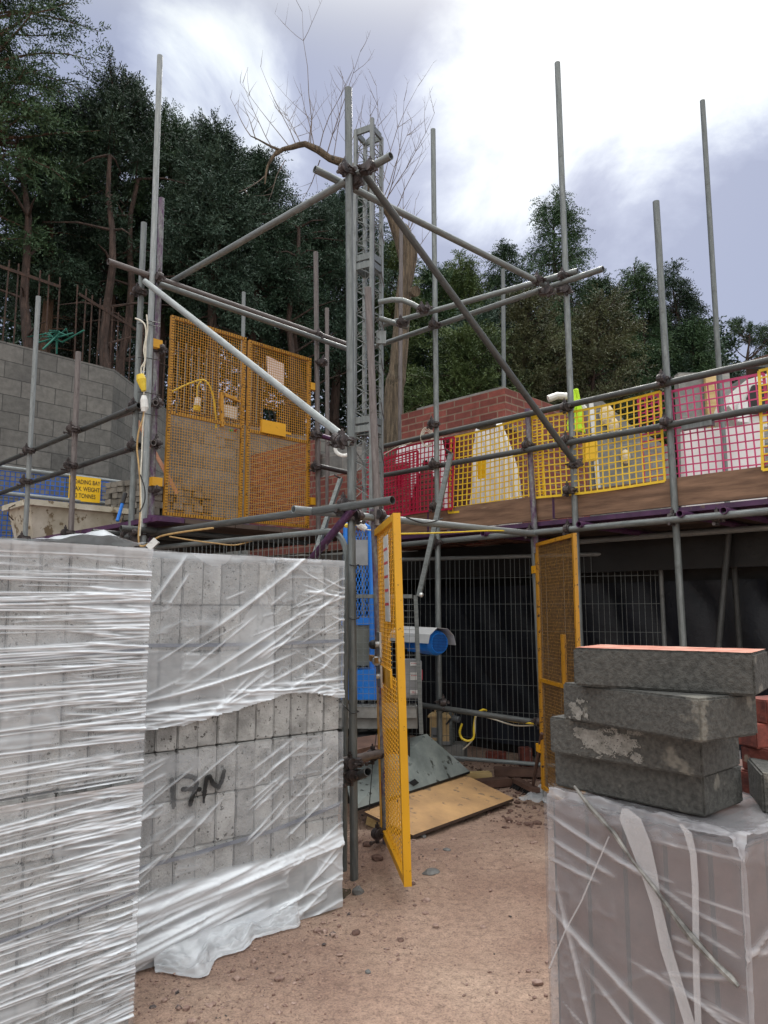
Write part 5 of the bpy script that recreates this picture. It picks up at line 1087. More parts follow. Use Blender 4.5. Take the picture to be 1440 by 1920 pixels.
# site transformer
tf0 = V(fc.x-.12, fc.y+.12, .157); tr = thing('site_transformer', tf0, 'sandy yellow portable site transformer with carrying frame and socket', 'transformer')
a_ = -.25; dx, dy = V(math.cos(a_), math.sin(a_), 0), V(-math.sin(a_), math.cos(a_), 0)
mb = MB(); mb.box(tf0+UP*.145, .2, .17, .24, dx, dy, UP); mb.box(tf0+UP*.272, .235, .2, .018, dx, dy, UP); mb.box(tf0+UP*.287, .215, .18, .014, dx, dy, UP)
for x in (.015, .055): mb.box(tf0+dx*x-dy*.092+UP*.14, .014, .016, .2, dx, dy, UP)
mb.build('case', M['transformer'], tr); mb = MB(); mb.box(tf0+UP*.017, .2, .18, .034, dx, dy, UP); mb.build('base', M['grey_box'], tr)
mb = MB(); q = tf0+dx*.112
mb.limb([tf0+dx*-.06+UP*.29, tf0+dx*-.055+UP*.33, tf0+dx*-.02+UP*.355, tf0+dx*.05+UP*.352, tf0+dx*.09+UP*.33, tf0+dx*.1+UP*.29], .014, 8); mb.build('handle', M['transformer'], tr)
mb = MB(); mb.bar(q-dy*.08+UP*.0, q-dy*.08+UP*.34, .03, .012, dx); mb.bar(q-dy*.08+UP*.335, q+dy*.09+UP*.335, .03, .012); mb.bar(q+dy*.09+UP*.0, q+dy*.09+UP*.34, .03, .012, dx); mb.build('carry_frame', M['galv'], tr)
mb = MB(); mb.box(tf0-dx*.045-dy*.087+UP*.115, .085, .004, .1, dx, dy, UP); pl_ = mb.build('rating_plate', M['grey_box'], tr)
mb = MB()
for k in range(4): mb.box(tf0-dx*(.065-.013*k)-dy*.0905+UP*.083, .008, .002, .016, dx, dy, UP)
mb.build('worn_lettering', M['black_ink'], pl_)
mb = MB(); mb.tube(tf0+dx*.12+UP*.25, tf0+dx*.19-dy*.02+UP*.24, .032, 12); mb.build('socket', M['grey_box'], tr)
mb = MB(); mb.limb([tf0+dx*.0+UP*.29+dy*.03, tf0+UP*.34+dx*.05+dy*.03, tf0+UP*.33+dx*.1+dy*.03, tf0+UP*.25+dx*.11-dy*.09, tf0+UP*.2+dx*.07-dy*.1], .01, 8); mb.build('lead', M['black_cable'], tr)
# ramp plate and plywood
def sheet(name, pts, th, mat, edge, label, cat):
    r = thing(name, sum((Vector(p) for p in pts), V(0, 0, 0))/4, label, cat); mb = MB(); mb.quad(pts, [(p.x, p.y) for p in pts]); mb.build('top_face', M[mat], r)
    mb = MB(); d_ = V(0, 0, -th); n = len(pts)
    for i in range(n): j = (i+1) % n; mb.quad([pts[j], pts[i], pts[i]+d_, pts[j]+d_])
    mb.quad([p+d_ for p in pts][::-1]); mb.build('edge', M[edge], r); return r
pl = [atz(683, 1522, .13), atz(774, 1566, .045), atz(963, 1497, .045), atz(866, 1449, .13)]
pw = sheet('plywood_sheet', pl, .02, 'plywood', 'ply_edge', 'muddy orange plywood sheet sloping from the steel ramp to the dirt', 'plywood')
mb = MB(); p = atz(682, 1524, .1); q = atz(770, 1566, .02); 
pb_ = [atz(680, 1524, .105), atz(735, 1549, .05)]; mb.bar(pb_[0]+V(.04, .03, -.045), pb_[1]+V(.03, .03, -.04), .05, .07); o = mb.build('timber_bearer', M['skin_timber'], None, pb_[0]); tag(o, 'pale timber bearer under the left edge of the plywood sheet', 'timber')
pl = [atz(660, 1519, .15), atz(881, 1446, .15), at(800, 1376, 6.35), at(640, 1415, 6.0)]
rs_ = sheet('steel_ramp', pl, .018, 'ramp_steel', 'black_sheet', 'wet dark steel ramp plate in front of the hoist, above the plywood', 'ramp')
mb = MB(); rn_ = (pl[1]-pl[0]).cross(pl[2]-pl[0]).normalized(); p = [on(u, v, pl[0]+rn_*.004, rn_) for u, v in ((766, 1467), (778, 1460), (786, 1468), (775, 1474))]; mb.quad(p); mb.build('hand_hole', M['black_sheet'], rs_)
# floor of the hoist pit: muddy boards
for k, (pts, lb) in enumerate([(((655, 1385), (720, 1375), (728, 1392), (660, 1408)), 'muddy board lying under the hoist behind the open gate'), (((660, 1420), (705, 1400), (712, 1408), (668, 1432)), 'second muddy board on the hoist floor beside the steel ramp')]):
    mb = MB(); mb.extrude([atz(u, v, ZP+.032) for u, v in pts], V(0, 0, -.03)); tag(mb.build('muddy_board', M['old_timber'], None, atz(*pts[0], ZP)), lb, 'board')
# rubble, timber and brick pieces on the dark ground
def lump(u, v, z, sx, sy, sz, rot, mat, label, cat='timber', name='timber_offcut'):
    p = atz(u, v, z); return slab_block(name, V(p.x, p.y, z), sx, sy, sz, rot, mat, label, cat, 'offcuts strewn beside the plywood', .004)
lump(897, 1456, .06, .22, .1, .075, .15, 'skin_timber', 'yellowish timber block at the far corner of the plywood')
lump(925, 1467, .04, .3, .13, .06, .35, 'old_timber', 'dark brown timber offcut beside the yellowish block')
lump(975, 1447, .05, .46, .16, .06, -.12, 'old_timber', 'wide red-brown board lying before the fence panel, under the broom handle')
lump(930, 1416, .06, .2, .1, .07, -.2, 'red_brick', 'orange-red brick lying behind the fence panel', 'brick', 'red_brick')
lump(985, 1424, .12, .1, .1, .22, .2, 'red_brick', 'dark red brick stood on end behind the fence panel', 'brick', 'red_brick')
n = 480; xs = rng.uniform(.75, 1.5, n); ys = rng.uniform(5.35, 7.6, n)
stuff(stones('rubble', M['stone_brown'], xs, ys, np.clip(.009*rng.lognormal(0, .6, n), .004, .035)))
# yard broom
h = atz(1000, 1478, .06); t = at(1016, 1375, 5.93); br = thing('yard_broom', h, 'wooden yard broom with dark bristles leaning on the gate post', 'broom')
mb = MB(); mb.tube(h+V(0, 0, .03), t, .014, 8); mb.build('handle', M['old_timber'], br)
bd2 = (atz(1005, 1482, .06)-atz(966, 1462, .06)).normalized(); hc_ = (atz(1005, 1482, .06)+atz(966, 1462, .06))/2
mb = MB(); mb.bar(hc_-bd2*.2, hc_+bd2*.2, .07, .035); mb.build('head', M['old_timber'], br)
mb = MB(); sd2 = UP.cross(bd2)
for k in range(60): 
    p = hc_+bd2*random.uniform(-.19, .19)+sd2*random.uniform(-.03, .03); mb.bar(p-UP*.015, p-UP*.075-sd2*random.uniform(.02, .07)+bd2*random.uniform(-.02, .02), .006, .006)
mb.build('bristles', M['black_cable'], br)
# clear plastic scrap
ns = 24; S, T_ = np.meshgrid(np.linspace(0, 1, ns), np.linspace(0, 1, ns), indexing='ij')
qa, qb, qc, qd = [np.array(atz(u, v, .03)) for u, v in ((972, 1500), (1028, 1508), (1050, 1470), (1015, 1472))]
P = (qa*(1-S)[..., None]+qb*S[..., None])*(1-T_)[..., None]+(qd*(1-S)[..., None]+qc*S[..., None])*T_[..., None]; P[..., 2] += .06*np.clip(fbm(S*5, T_*5, 3, 4)+.2, 0, 1)
tag(npmesh('plastic_scrap', P.reshape(-1, 3), gridfaces(ns, ns), M['film_loose'], None, uv=np.stack([S.ravel(), T_.ravel()], 1)*.4, attr=np.full(S.size, .05), base=tuple(qa)), 'crumpled clear plastic scrap at the foot of the right gate post', 'plastic sheet')

# ================================================================== CABLES
def smooth(pts, k=6):
    out = []; n = len(pts)
    for i in range(n-1):
        p0, p1, p2, p3 = pts[max(i-1, 0)], pts[i], pts[i+1], pts[min(i+2, n-1)]
        for j in range(k):
            t = j/k; out.append(.5*((2*p1)+(-p0+p2)*t+(2*p0-5*p1+4*p2-p3)*t*t+(-p0+3*p1-3*p2+p3)*t**3))
    return out+[pts[-1]]
def cable(uvY, r, mat, label, cat='cable', parent=None, name='cable'):
    pts = smooth([at(*q) for q in uvY]); mb = MB(); mb.limb(pts, r, 6)
    o = mb.build(name, M[mat], parent, pts[0]); return tag(o, label, cat) if not parent else o
Yl = 5.62
cb1 = thing('power_cable', at(268, 780, Yl), 'cream power cable with a yellow plug strapped up the left corner standards', 'cable')
cable([(254, 597, 5.75), (264, 601, 5.7), (272, 610, 5.66), (274, 630, 5.66), (270, 655, 5.66), (272, 676, 5.66), (265, 690, 5.66), (266, 706, 5.66)], .007, 'white_cable', '', parent=cb1, name='upper_lead')
cable([(275, 590, 5.66), (277, 615, 5.66), (274, 640, 5.66), (273, 670, 5.66), (269, 700, 5.66), (270, 740, 5.66)], .006, 'white_cable', '', parent=cb1, name='upper_lead')
mb = MB(); mb.limb([at(263, 703, 5.6), at(265, 712, 5.6), at(268, 725, 5.6), at(270, 733, 5.6)], [.03, .038, .026, .018], 10); mb.build('yellow_plug', M['yellow_cable'], cb1)
mb = MB(); mb.limb([at(270, 742, 5.6), at(270, 750, 5.6), at(271, 764, 5.6), at(270, 772, 5.6)], [.018, .028, .03, .02], 10); mb.build('white_socket', M['white_plastic'], cb1)
cable([(270, 772, 5.62), (268, 785, 5.62), (260, 810, 5.62), (257, 840, 5.62), (260, 870, 5.6), (263, 910, 5.6), (263, 960, 5.58), (260, 1000, 5.58), (261, 1020, 5.58), (268, 1024, 5.56), (280, 1019, 5.5), (300, 1006, 5.45), (340, 998, 5.3), (400, 990, 5.1)], .007, 'tan_cable', '', parent=cb1, name='lower_lead')
cable([(271, 770, 5.62), (268, 800, 5.62), (266, 850, 5.62), (264, 890, 5.6), (265, 960, 5.58), (262, 1005, 5.58)], .006, 'white_cable', '', parent=cb1, name='lower_lead')
cable([(263, 890, 5.59), (271, 915, 5.59), (271, 940, 5.59), (262, 960, 5.57)], .005, 'black_cable', '', parent=cb1, name='lower_lead')
mb = MB(); p, q = at(279, 1028, 5.45), at(294, 1013, 5.45); mb.bar(p, q, .05, .035, V(1, 0, 0)); o = mb.build('inline_socket', M['white_plastic'], None, p); tag(o, 'white inline cable socket hanging above the block packs', 'socket')
cable([(318, 1006, 5.4), (360, 1013, 5.3), (400, 1018, 5.2), (440, 1022, 5.2), (480, 1012, 5.2)], .005, 'tan_cable', 'thin tan cable sagging below the left ledger over the block packs')
cable([(866, 1358, 6.6), (862, 1372, 6.5), (866, 1384, 6.42), (878, 1389, 6.4), (888, 1383, 6.4), (889, 1362, 6.4), (893, 1340, 6.42), (905, 1331, 6.45), (912, 1332, 6.5)], .010, 'yellow_cable', 'looped yellow cable running from the transformer up to the dark pipe')
cable([(868, 1405, 6.5), (884, 1390, 6.45), (890, 1375, 6.4), (892, 1345, 6.4), (905, 1343, 6.4), (930, 1350, 6.35), (965, 1360, 6.25), (1000, 1360, 6.15)], .006, 'white_cable', 'thin cream cable sagging under the dark pipe to the right')
cable([(925, 1345, 6.3), (960, 1352, 6.25), (1002, 1357, 6.1)], .008, 'yellow_cable', 'short yellow cable under the right end of the dark pipe')
cable([(740, 1001, 4.6), (790, 1000, 4.85), (850, 998, 5.2), (920, 995, 5.5), (1000, 996, 5.95)], .006, 'yellow_cable', 'yellow cable slung along the bright ledger above the open gate')
cable([(762, 970, 4.7), (790, 980, 4.8), (812, 978, 4.95), (830, 972, 5.0)], .005, 'black_cable', 'black cable drooping in front of the toe board beside the yellow gate')
cable([(316, 738, 6.3), (335, 728, 6.3), (360, 717, 6.35), (380, 712, 6.4), (392, 722, 6.4), (400, 745, 6.45), (404, 775, 6.45), (406, 810, 6.45), (412, 825, 6.45)], .008, 'yellow_cable', 'yellow cable arching behind the left gate leaf down to the control box')
wl = thing('hanging_plug', at(369, 750, 6.35), 'white and yellow plug hanging on a lead behind the left gate leaf', 'plug'); cable([(369, 745, 6.35), (370, 725, 6.35), (378, 714, 6.38)], .006, 'yellow_cable', '', parent=wl, name='lead')
mb = MB(); mb.tube(at(371, 746, 6.35), at(370, 760, 6.35), .026, 10); mb.build('white_body', M['white_plastic'], wl); mb = MB(); mb.tube(at(370, 761, 6.35), at(368, 770, 6.35), .034, 10); mb.build('yellow_body', M['yellow_cable'], wl)
lamp = thing('inline_plug', at(678, 985, 5.2), 'cream and yellow cable plug hanging in front of the blue carriage', 'plug'); mb = MB(); mb.limb([at(668, 978, 5.2), at(676, 984, 5.2), at(686, 993, 5.2)], [.02, .03, .018], 10); mb.build('white_body', M['white_plastic'], lamp)
mb = MB(); mb.limb([at(646, 986, 5.2), at(656, 985, 5.2), at(668, 979, 5.2)], [.014, .022, .024], 8); mb.build('yellow_body', M['yellow_cable'], lamp); cable([(686, 993, 5.2), (700, 994, 5.1), (715, 990, 5.0)], .005, 'white_cable', '', parent=lamp, name='lead')
mb = MB()
for k in range(4):
    c = at(800, 822, 6.85); rr = .055+.007*k; pts = [c+V(rr*math.cos(t*.33)*.8, -.02*k, rr*1.25*math.sin(t*.33)) for t in range(20)]; mb.limb(pts, .0035, 5)
cw = mb.build('coiled_cable', M['white_cable'], None, c); tag(cw, 'coil of white cable hung on the rail above the red mesh', 'cable')
cable([(720, 852, 7.0), (745, 838, 6.95), (770, 830, 6.9), (790, 818, 6.85), (798, 808, 6.86)], .004, 'white_cable', 'loose white cable running from the mast to the coil on the rail')
pts = [at(655, 836, 4.6)+V(-.12*math.sin(t*.3)-.03, .03, .13*math.cos(t*.3)) for t in range(12)]; mb = MB(); mb.limb([at(659, 846, 4.9)+V(-.05+.06*math.cos(1.9+t*.28), 0, .05*math.sin(1.9+t*.28)+.02) for t in range(14)], .013, 8); o = mb.build('white_hook', M['white_plastic'], None, at(650, 850, 4.9)); tag(o, 'curved white plastic hook on the front standard beside the brace end', 'hook')
cable([(706, 1375, 5.0), (698, 1440, 4.95), (692, 1520, 4.9)], .003, 'black_cable', 'thin black wire hanging behind the open yellow gate')
# cable ties on the standards
mb_ = 0
for (u, v, Y, lb) in ((664, 1060, 4.44, 'highest black cable tie on the front standard'), (664, 1160, 4.44, 'black cable tie on the front standard level with the blue crossbar'), (664, 1335, 4.44, 'long black cable tie joining front standard and fence tube')):
    mb = MB(); p = at(u, v, Y); ring = [p+V(.028*math.cos(t*.42)-.0, .028*math.sin(t*.42), .004*math.sin(t)) for t in range(16)]; mb.limb(ring, .0035, 5)
    if v > 1300: mb.limb([p+V(-.02, -.02, 0), p+V(-.05, -.02, .03), p+V(-.075, .02, .05)], .0035, 5)
    tag(mb.build('cable_tie', M['black_cable'], None, p), lb, 'cable tie', 'black cable ties on the front standard')
for v in (600, 607, 670, 735, 775):
    mb = MB(); a, b, c = at(259, v, 5.78), at(285, v+3, 5.66), at(300, v+5, 5.85); mb.limb([a, a.lerp(b, .5)+V(0, -.02, 0), b, c], .0035, 5)
    tag(mb.build('cable_tie', M['black_cable'], None, b), 'black tie wrapped across the three left corner standards', 'cable tie', 'black ties holding the cream cable')
# ================================================================== HILL AND TREES
gx = np.linspace(-70, 70, 150); gy = np.concatenate([np.linspace(8.0, 30, 60), np.linspace(31, 110, 30)])
X, Y = np.meshgrid(gx, gy, indexing='ij')
base = 4.9-2.4*np.clip((X+.5)/3.5, 0, 1)*np.clip((24-Y)/6, 0, 1)
Z = base+.12*np.clip(Y-18, 0, 60)+.3*fbm(X*.4, Y*.4, 6, 4)
line = np.where(X < -3.9, np.maximum(4.8+(X+9)*1.117, 3.5), np.where(X < -3.75, 12.8, np.where(X < 2.2, 12.8+(X+3.8)*.82, 17.5)))
line = line+.25; front = Y < line-.4
F = gridfaces(len(gx), len(gy)); F = F[~front.ravel()[F].any(1)]
Yc_ = np.maximum(Y, np.where(Y > line-1.2, line, Y))
structure(npmesh('wooded_hillside', np.stack([X.ravel(), Yc_.ravel(), Z.ravel()], 1), F, M['hill']))
mb = MB()
def unit(a): return a/np.maximum(np.linalg.norm(a, axis=-1, keepdims=True), 1e-6)
def sprays(P, D, ls, K, ll, lw, r, droop=.25, flat=None):
    """P,D (N,3): leafy twigs as rows of small leaflets either side of an axis"""
    N_ = len(P); side = unit(np.cross(D, r.normal(0, 1, (N_, 3)) if flat is None else np.array([0, 0, 1.])+.35*r.normal(0, 1, (N_, 3))))
    out = []; ls = np.asarray(ls).reshape(-1, 1)*np.ones((N_, 1))
    for k in range(K):
        t = (k+.5)/K; pos = P+D*ls*t; pos[:, 2] -= droop*(ls[:, 0]*t)**2
        for sg in (1, -1):
            tipd = unit(D*.75+sg*side*(.9-.35*t)+r.normal(0, .16, (N_, 3))); L_ = ll*(1.1-.6*t)*r.uniform(.7, 1.3, (N_, 1))
            w = np.cross(tipd, r.normal(0, 1, (N_, 3))); w = unit(w)*lw*.5
            out.append(np.stack([pos-w, pos+tipd*L_*.55-w*-1.15, pos+tipd*L_, ], 1)); 
    # tip leaflet
    return np.concatenate(out, 0)
def tri_mesh(name, T3, mat, parent):
    n = len(T3); return npmesh(name, T3.reshape(-1, 3), np.arange(n*3).reshape(-1, 3), mat, parent, smooth=False)
def conifer(x, y, z0, h, r0, crown0, seed, leaf, bark, label, n_br=90, per=16, group='conifers on the hillside', style='yew', lean=0, tr=.16, ls=.40, ll=.105, lw=.03, K=6, droop=.6, name='conifer', cat='tree'):
    r = np.random.default_rng(seed); base = V(x, y, z0); root = thing(name, base, label, cat, group)
    npt = 9; tp = [base+V(lean*(t/npt)**1.5*h*.15+.12*math.sin(t*1.3+seed)*(t/npt), .1*math.cos(t*1.7+seed)*(t/npt), h*.97*t/npt) for t in range(npt+1)]
    mb = MB(); mb.limb(tp, [tr*(1-.9*t/npt)*(1.25 if t == 0 else 1) for t in range(npt+1)], 8)
    TP = np.array([p[:] for p in tp])
    def trunk(f): 
        q = np.clip(f, 0, 1)*npt; i = np.minimum(q.astype(int), npt-1); return TP[i]+(TP[i+1]-TP[i])*(q-i)[:, None]
    f = crown0+(1-crown0)*r.uniform(0, 1, n_br)**.85*.985; az = r.uniform(0, 2*np.pi, n_br)
    g = (f-crown0)/(1-crown0)
    if style == 'yew': prof = np.sqrt(np.clip(np.sin(np.pi*np.clip(.16+g*.84, 0, 1)), .02, 1))*(.8+.35*np.sin(az*2+seed)) ; up = -.05+.75*g+r.normal(0, .18, n_br)
    elif style == 'fir': prof = (1.03-g)**.62; up = -.22+.5*g+r.normal(0, .1, n_br)
    else: prof = np.clip(np.sin(np.pi*(.1+.8*g)), .1, 1); up = .1+.7*g+r.normal(0, .2, n_br)
    L_ = r0*prof*r.uniform(.62, 1.15, n_br); S0 = trunk(f)
    D = unit(np.stack([np.cos(az), np.sin(az), up], 1)); PP = []; DD = []
    for i in range(n_br):
        nseg = 4; dirv = D[i].copy(); p = S0[i].copy(); chain = [Vector(p)]
        for s in range(nseg):
            dirv = unit(dirv+r.normal(0, .14, 3)+np.array([0, 0, -.10*droop if style != 'pine' else .05])); p = p+dirv*L_[i]/nseg; chain.append(Vector(p))
        rb = .008+.016*L_[i]
        mb.limb(chain, [rb, rb*.75, rb*.55, rb*.38, rb*.2], 4, False)
        C = np.array([c[:] for c in chain]); m = int(per*(.45+L_[i]/r0*.8))
        t = r.uniform(.18 if style != 'pine' else .55, 1, m)**.8*nseg; k = np.minimum(t.astype(int), nseg-1); q = C[k]+(C[k+1]-C[k])*(t-k)[:, None]
        dd = unit((C[k+1]-C[k]))
        dd = unit(dd+r.normal(0, .55, (m, 3))+np.array([0, 0, -.25 if style == 'fir' else .05])); PP.append(q+r.normal(0, .06, (m, 3))); DD.append(dd)
    # leader shoots at the top
    m = 16; q = trunk(np.clip(r.uniform(.93, 1.0, m), 0, 1)); PP.append(q); DD.append(unit(r.normal(0, .5, (m, 3))+np.array([0, 0, 1.1])))
    PP = np.concatenate(PP); DD = np.concatenate(DD)
    # a few dead twigs below the crown
    for k in range(14):
        fz = r.uniform(.15, max(.2, crown0)); p = trunk(np.array([fz]))[0]; a = r.uniform(0, 6.28); l = r.uniform(.3, 1.1); d = np.array([math.cos(a), math.sin(a), r.uniform(-.3, .3)])
        mb.limb([Vector(p), Vector(p+d*l*.5), Vector(p+d*l+np.array([0, 0, -.1*l]))], [.018, .011, .004], 4, False)
    mb.build('trunk', bark, root)
    tri_mesh('crown', sprays(PP, DD, ls*r.uniform(.6, 1.25, len(PP)), K, ll, lw, r, droop), leaf, root)
    return root
def hill_z(x, y):
    b = 4.9-2.4*min(max((x+.5)/3.5, 0), 1)*min(max((24-y)/6, 0), 1); return b+.12*max(y-18, 0)-.1
def tree_at(u, vtop, Y, r0, crown0, seed, leaf, bark, label, **kw):
    p = at(u, vtop, Y); z0 = hill_z(p.x, Y); kw.setdefault('tr', .15)
    return conifer(p.x, Y, z0, p.z-z0, r0, crown0, seed, M[leaf], M[bark], label, **kw)
CON = [ # u, vtop, Y, radius, crown start, leaf, bark, label
 (10, -150, 12.6, 1.75, .34, 'leaf_mid', 'bark', 'tallest dark conifer, cut off by the top left corner of the picture'),
 (-95, 40, 14.2, 1.8, .3, 'leaf_dark', 'bark', 'dark conifer at the very left edge behind the railings'),
 (112, 190, 14.0, 1.25, .36, 'leaf_dark', 'bark', 'dark conifer between the tallest one and the round-topped pair'),
 (228, 138, 14.6, 1.5, .38, 'leaf_dark', 'bark_red', 'broad dark conifer just left of the tallest bright standard'),
 (318, 200, 15.4, 1.15, .36, 'leaf_mid', 'bark_red', 'conifer whose crown shows right of the tallest bright standard'),
 (412, 236, 14.6, 1.15, .40, 'leaf_blue', 'bark_red', 'blue-green conifer above the left yellow gate leaf'),
 (482, 296, 15.6, 1.2, .40, 'leaf_dark', 'bark_red', 'conifer under the left end of the bare branch'),
 (556, 392, 17.0, 1.4, .40, 'leaf_dark', 'bark_red', 'dark conifer behind the pole right of the gates'),
 (632, 362, 17.8, 1.4, .36, 'leaf_blue', 'bark_red', 'conifer directly behind the front standard'),
 (160, 330, 17.5, 1.6, .3, 'leaf_dark', 'bark_red', 'reddish-trunked conifer in the second row at the left'),
 (360, 360, 18.2, 1.5, .38, 'leaf_dark', 'bark_red', 'reddish-trunked conifer seen above the left gate leaf, second row')]
for i, (u, v, Y_, r_, c_, lf, bk, lb) in enumerate(CON):
    tree_at(u, v, Y_, r_, c_, 20+i, lf, bk, lb, n_br=165, per=34, style='yew')
RIG = [(722, 455, 18.5, 1.2, .25, 'leaf_yel', 'small olive conifer just right of the hoist mast', 'yew'),
 (812, 500, 19.5, 1.3, .2, 'leaf_mid', 'conifer between the bare trunk and the second standard', 'yew'),
 (868, 462, 19.0, 1.25, .15, 'leaf_yel', 'yellowish-green feathery conifer behind the crossing braces', 'fir'),
 (948, 452, 20.5, 1.5, .12, 'leaf_mid', 'conifer left of the tall drooping fir', 'fir'),
 (1040, 345, 19.5, 2.3, .08, 'leaf_mid', 'tallest fir on the right, with drooping tiers beside the standard', 'fir'),
 (985, 540, 16.5, 1.4, .05, 'leaf_brown', 'low brown-tinged conifer in front of the tall fir', 'yew'),
 (1110, 560, 16.8, 1.7, .05, 'leaf_brown', 'brownish bushy conifer above the yellow mesh', 'yew'),
 (1125, 505, 20.5, 1.6, .1, 'leaf_mid', 'conifer filling the gap right of the tall fir', 'fir'),
 (1195, 484, 20.0, 1.35, .06, 'leaf_mid', 'pointed conifer left of the short leaning standard', 'fir'),
 (1266, 486, 20.5, 1.5, .06, 'leaf_dark', 'rightmost pointed dark conifer, sloping down to the pine', 'fir'),
 (1300, 590, 20.0, 1.2, .08, 'leaf_mid', 'low conifer at the foot of the rightmost dark one', 'fir'),
 (870, 620, 15.8, 1.2, .06, 'leaf_yel', 'low olive conifer above the red brick wall', 'yew'),
 (905, 560, 17.5, 1.4, .08, 'leaf_blue', 'blue-green conifer behind the brick wall corner', 'yew')]
for i, (u, v, Y_, r_, c_, lf, lb, st) in enumerate(RIG):
    tree_at(u, v, Y_, r_, c_, 60+i, lf, 'bark_red', lb, n_br=220 if st == 'fir' else 175, per=27, style=st, droop=1.1 if st == 'fir' else .6, tr=.14, ls=.4)
tree_at(1400, 606, 24, 1.5, .3, 90, 'leaf_mid', 'bark_red', 'small open-crowned pine at the far right', n_br=34, per=26, style='pine', ls=.3, ll=.15, group=None)
tree_at(1455, 660, 26, 1.6, .3, 91, 'leaf_mid', 'bark_red', 'low pine half cut off by the right edge', n_br=30, per=22, style='pine', ls=.3, ll=.15, group=None)
# the far wood behind: one mass
r = np.random.default_rng(5); PPs = []; DDs = []; mbw = MB()
for k in range(44):
    u = -260+k*42+r.uniform(-18, 18); Y_ = r.uniform(21, 27); vt = (430 if u < 650 else 575)+r.uniform(-40, 50)
    if 1180 < u: vt += 60
    if u > 1330: continue
    p = at(u, vt, Y_); z0 = hill_z(p.x, Y_); h = p.z-z0; m = 620; g = r.uniform(0, 1, m)**.8; a = r.uniform(0, 6.28, m); rad = 1.7*(1.05-g)**.7*np.sqrt(r.uniform(.05, 1, m))
    PPs.append(np.stack([p.x+rad*np.cos(a), Y_+rad*np.sin(a), z0+h*(.02+.98*g)], 1)); DDs.append(unit(np.stack([np.cos(a), np.sin(a), r.normal(.1, .4, m)], 1)))
    mbw.limb([V(p.x, Y_, z0-.2), V(p.x+.05, Y_, z0+h*.6), V(p.x, Y_, z0+h)], [.14, .08, .02], 5, False)
PPs = np.concatenate(PPs); DDs = np.concatenate(DDs)
wd = tri_mesh('woodland', sprays(PPs, DDs, .6*r.uniform(.6, 1.2, len(PPs)), 5, .24, .085, r, .4), M['leaf_dark'], None); stuff(wd)
for o_ in (wd,): o_['label'] = 'dark wood of conifers massed behind the nearer trees'; o_['category'] = 'woodland'
# undergrowth trunks and brush under the left conifers
tw = MB(); r2 = random.Random(9)
brush = MB()
for k in range(420):
    x = r2.uniform(-9.5, 1.5); y = r2.uniform(13, 19)
    if y < 13.2+(x+3.8)*.8: y += 3.2
    z = hill_z(x, y); d = V(r2.gauss(0, .5), r2.gauss(0, .4), r2.uniform(.2, 1)).normalized(); l = r2.uniform(.5, 1.8)
    brush.limb([V(x, y, z), V(x, y, z)+d*l*.5+V(0, 0, .1), V(x, y, z)+d*l+V(r2.gauss(0, .2), 0, -.1)], [.014, .009, .003], 4, False)
o = brush.build('undergrowth', M['bark'], None); stuff(o); o['label'] = 'tangle of bare brown undergrowth at the foot of the conifers'; o['category'] = 'undergrowth'
for k, (u, Y_, s, lb) in enumerate([(62, 12.6, .9, 'slender reddish sapling trunk leaning behind the left railings'), (203, 13.0, .2, 'slim reddish trunk right of the left railings'), (232, 13.8, -.2, 'thin reddish trunk beside the left corner standards'), (490, 16, .25, 'forked reddish trunk above the gap between the gates'), (540, 15.6, -.3, 'reddish trunk above the right gate leaf, leaning left'), (565, 16.2, .4, 'reddish trunk right of the leaning one above the right gate leaf')]):
    p = at(u, 640, Y_); z0 = hill_z(p.x, Y_); t = thing('leafless_tree', V(p.x, Y_, z0), lb, 'tree', 'bare lower trunks under the conifers')
    n = 7; h = 5.2; pts = [V(p.x-s*.5*(i/n)**1.3+.09*math.sin(i*1.6+k), Y_+.06*math.cos(i*2+k), z0+h*i/n) for i in range(n+1)]
    mb = MB(); mb.limb(pts, [.105*(1-.65*i/n) for i in range(n+1)], 8)
    rk = random.Random(k)
    for i in range(2, n+1):
        for j in range(2):
            a = rk.uniform(0, 6.28); l = rk.uniform(.5, 1.3); d = V(math.cos(a), math.sin(a)*.6, rk.uniform(-.1, .6)); mb.limb([pts[i], pts[i]+d*l*.5, pts[i]+d*l+V(0, 0, -.15)], [.03, .018, .005], 5, False)
    mb.build('trunk', M['bark_red'], t)
# ---- pollarded bare tree behind the mast
bt = thing('bare_tree', at(745, 800, 11)-V(0, 0, 1.5), 'bare pollarded tree with furrowed trunk and sprays of thin twigs', 'tree')
YB = 11.0
def B(u, v, dy=0): return at(u, v, YB+dy)
mb = MB(); b_ = B(738, 820); b_.z = 2.15
mb.limb(smooth([b_, B(738, 760), B(745, 700), B(752, 620), B(758, 540), B(768, 480), B(762, 440), B(752, 425)], 4), [.17]*4+[.15]*4+[.135]*4+[.125]*4+[.12]*4+[.125]*4+[.09]*4+[.045], 12)
mb.limb(smooth([B(762, 500), B(750, 450), B(735, 405), B(712, 372), B(690, 345), B(668, 318), B(645, 306), B(618, 297), B(596, 281), B(572, 270), B(560, 272), B(548, 276), B(530, 280), B(516, 290)], 1), [.1, .095, .09, .08, .082, .07, .072, .058, .06, .048, .046, .042, .034, .03], 10)
mb.limb(smooth([B(520, 284), B(508, 300), B(500, 318), B(497, 345)], 3), list(np.linspace(.032, .011, 10)), 7); mb.limb(smooth([B(524, 281), B(505, 273), B(485, 262), B(470, 255)], 3), list(np.linspace(.022, .008, 10)), 6)
mb.tube(B(775, 548, -.12), B(780, 546, -.2), .08, 12)
mb.build('trunk', M['bark_pale'], bt)
tw = MB(); rt = random.Random(14)
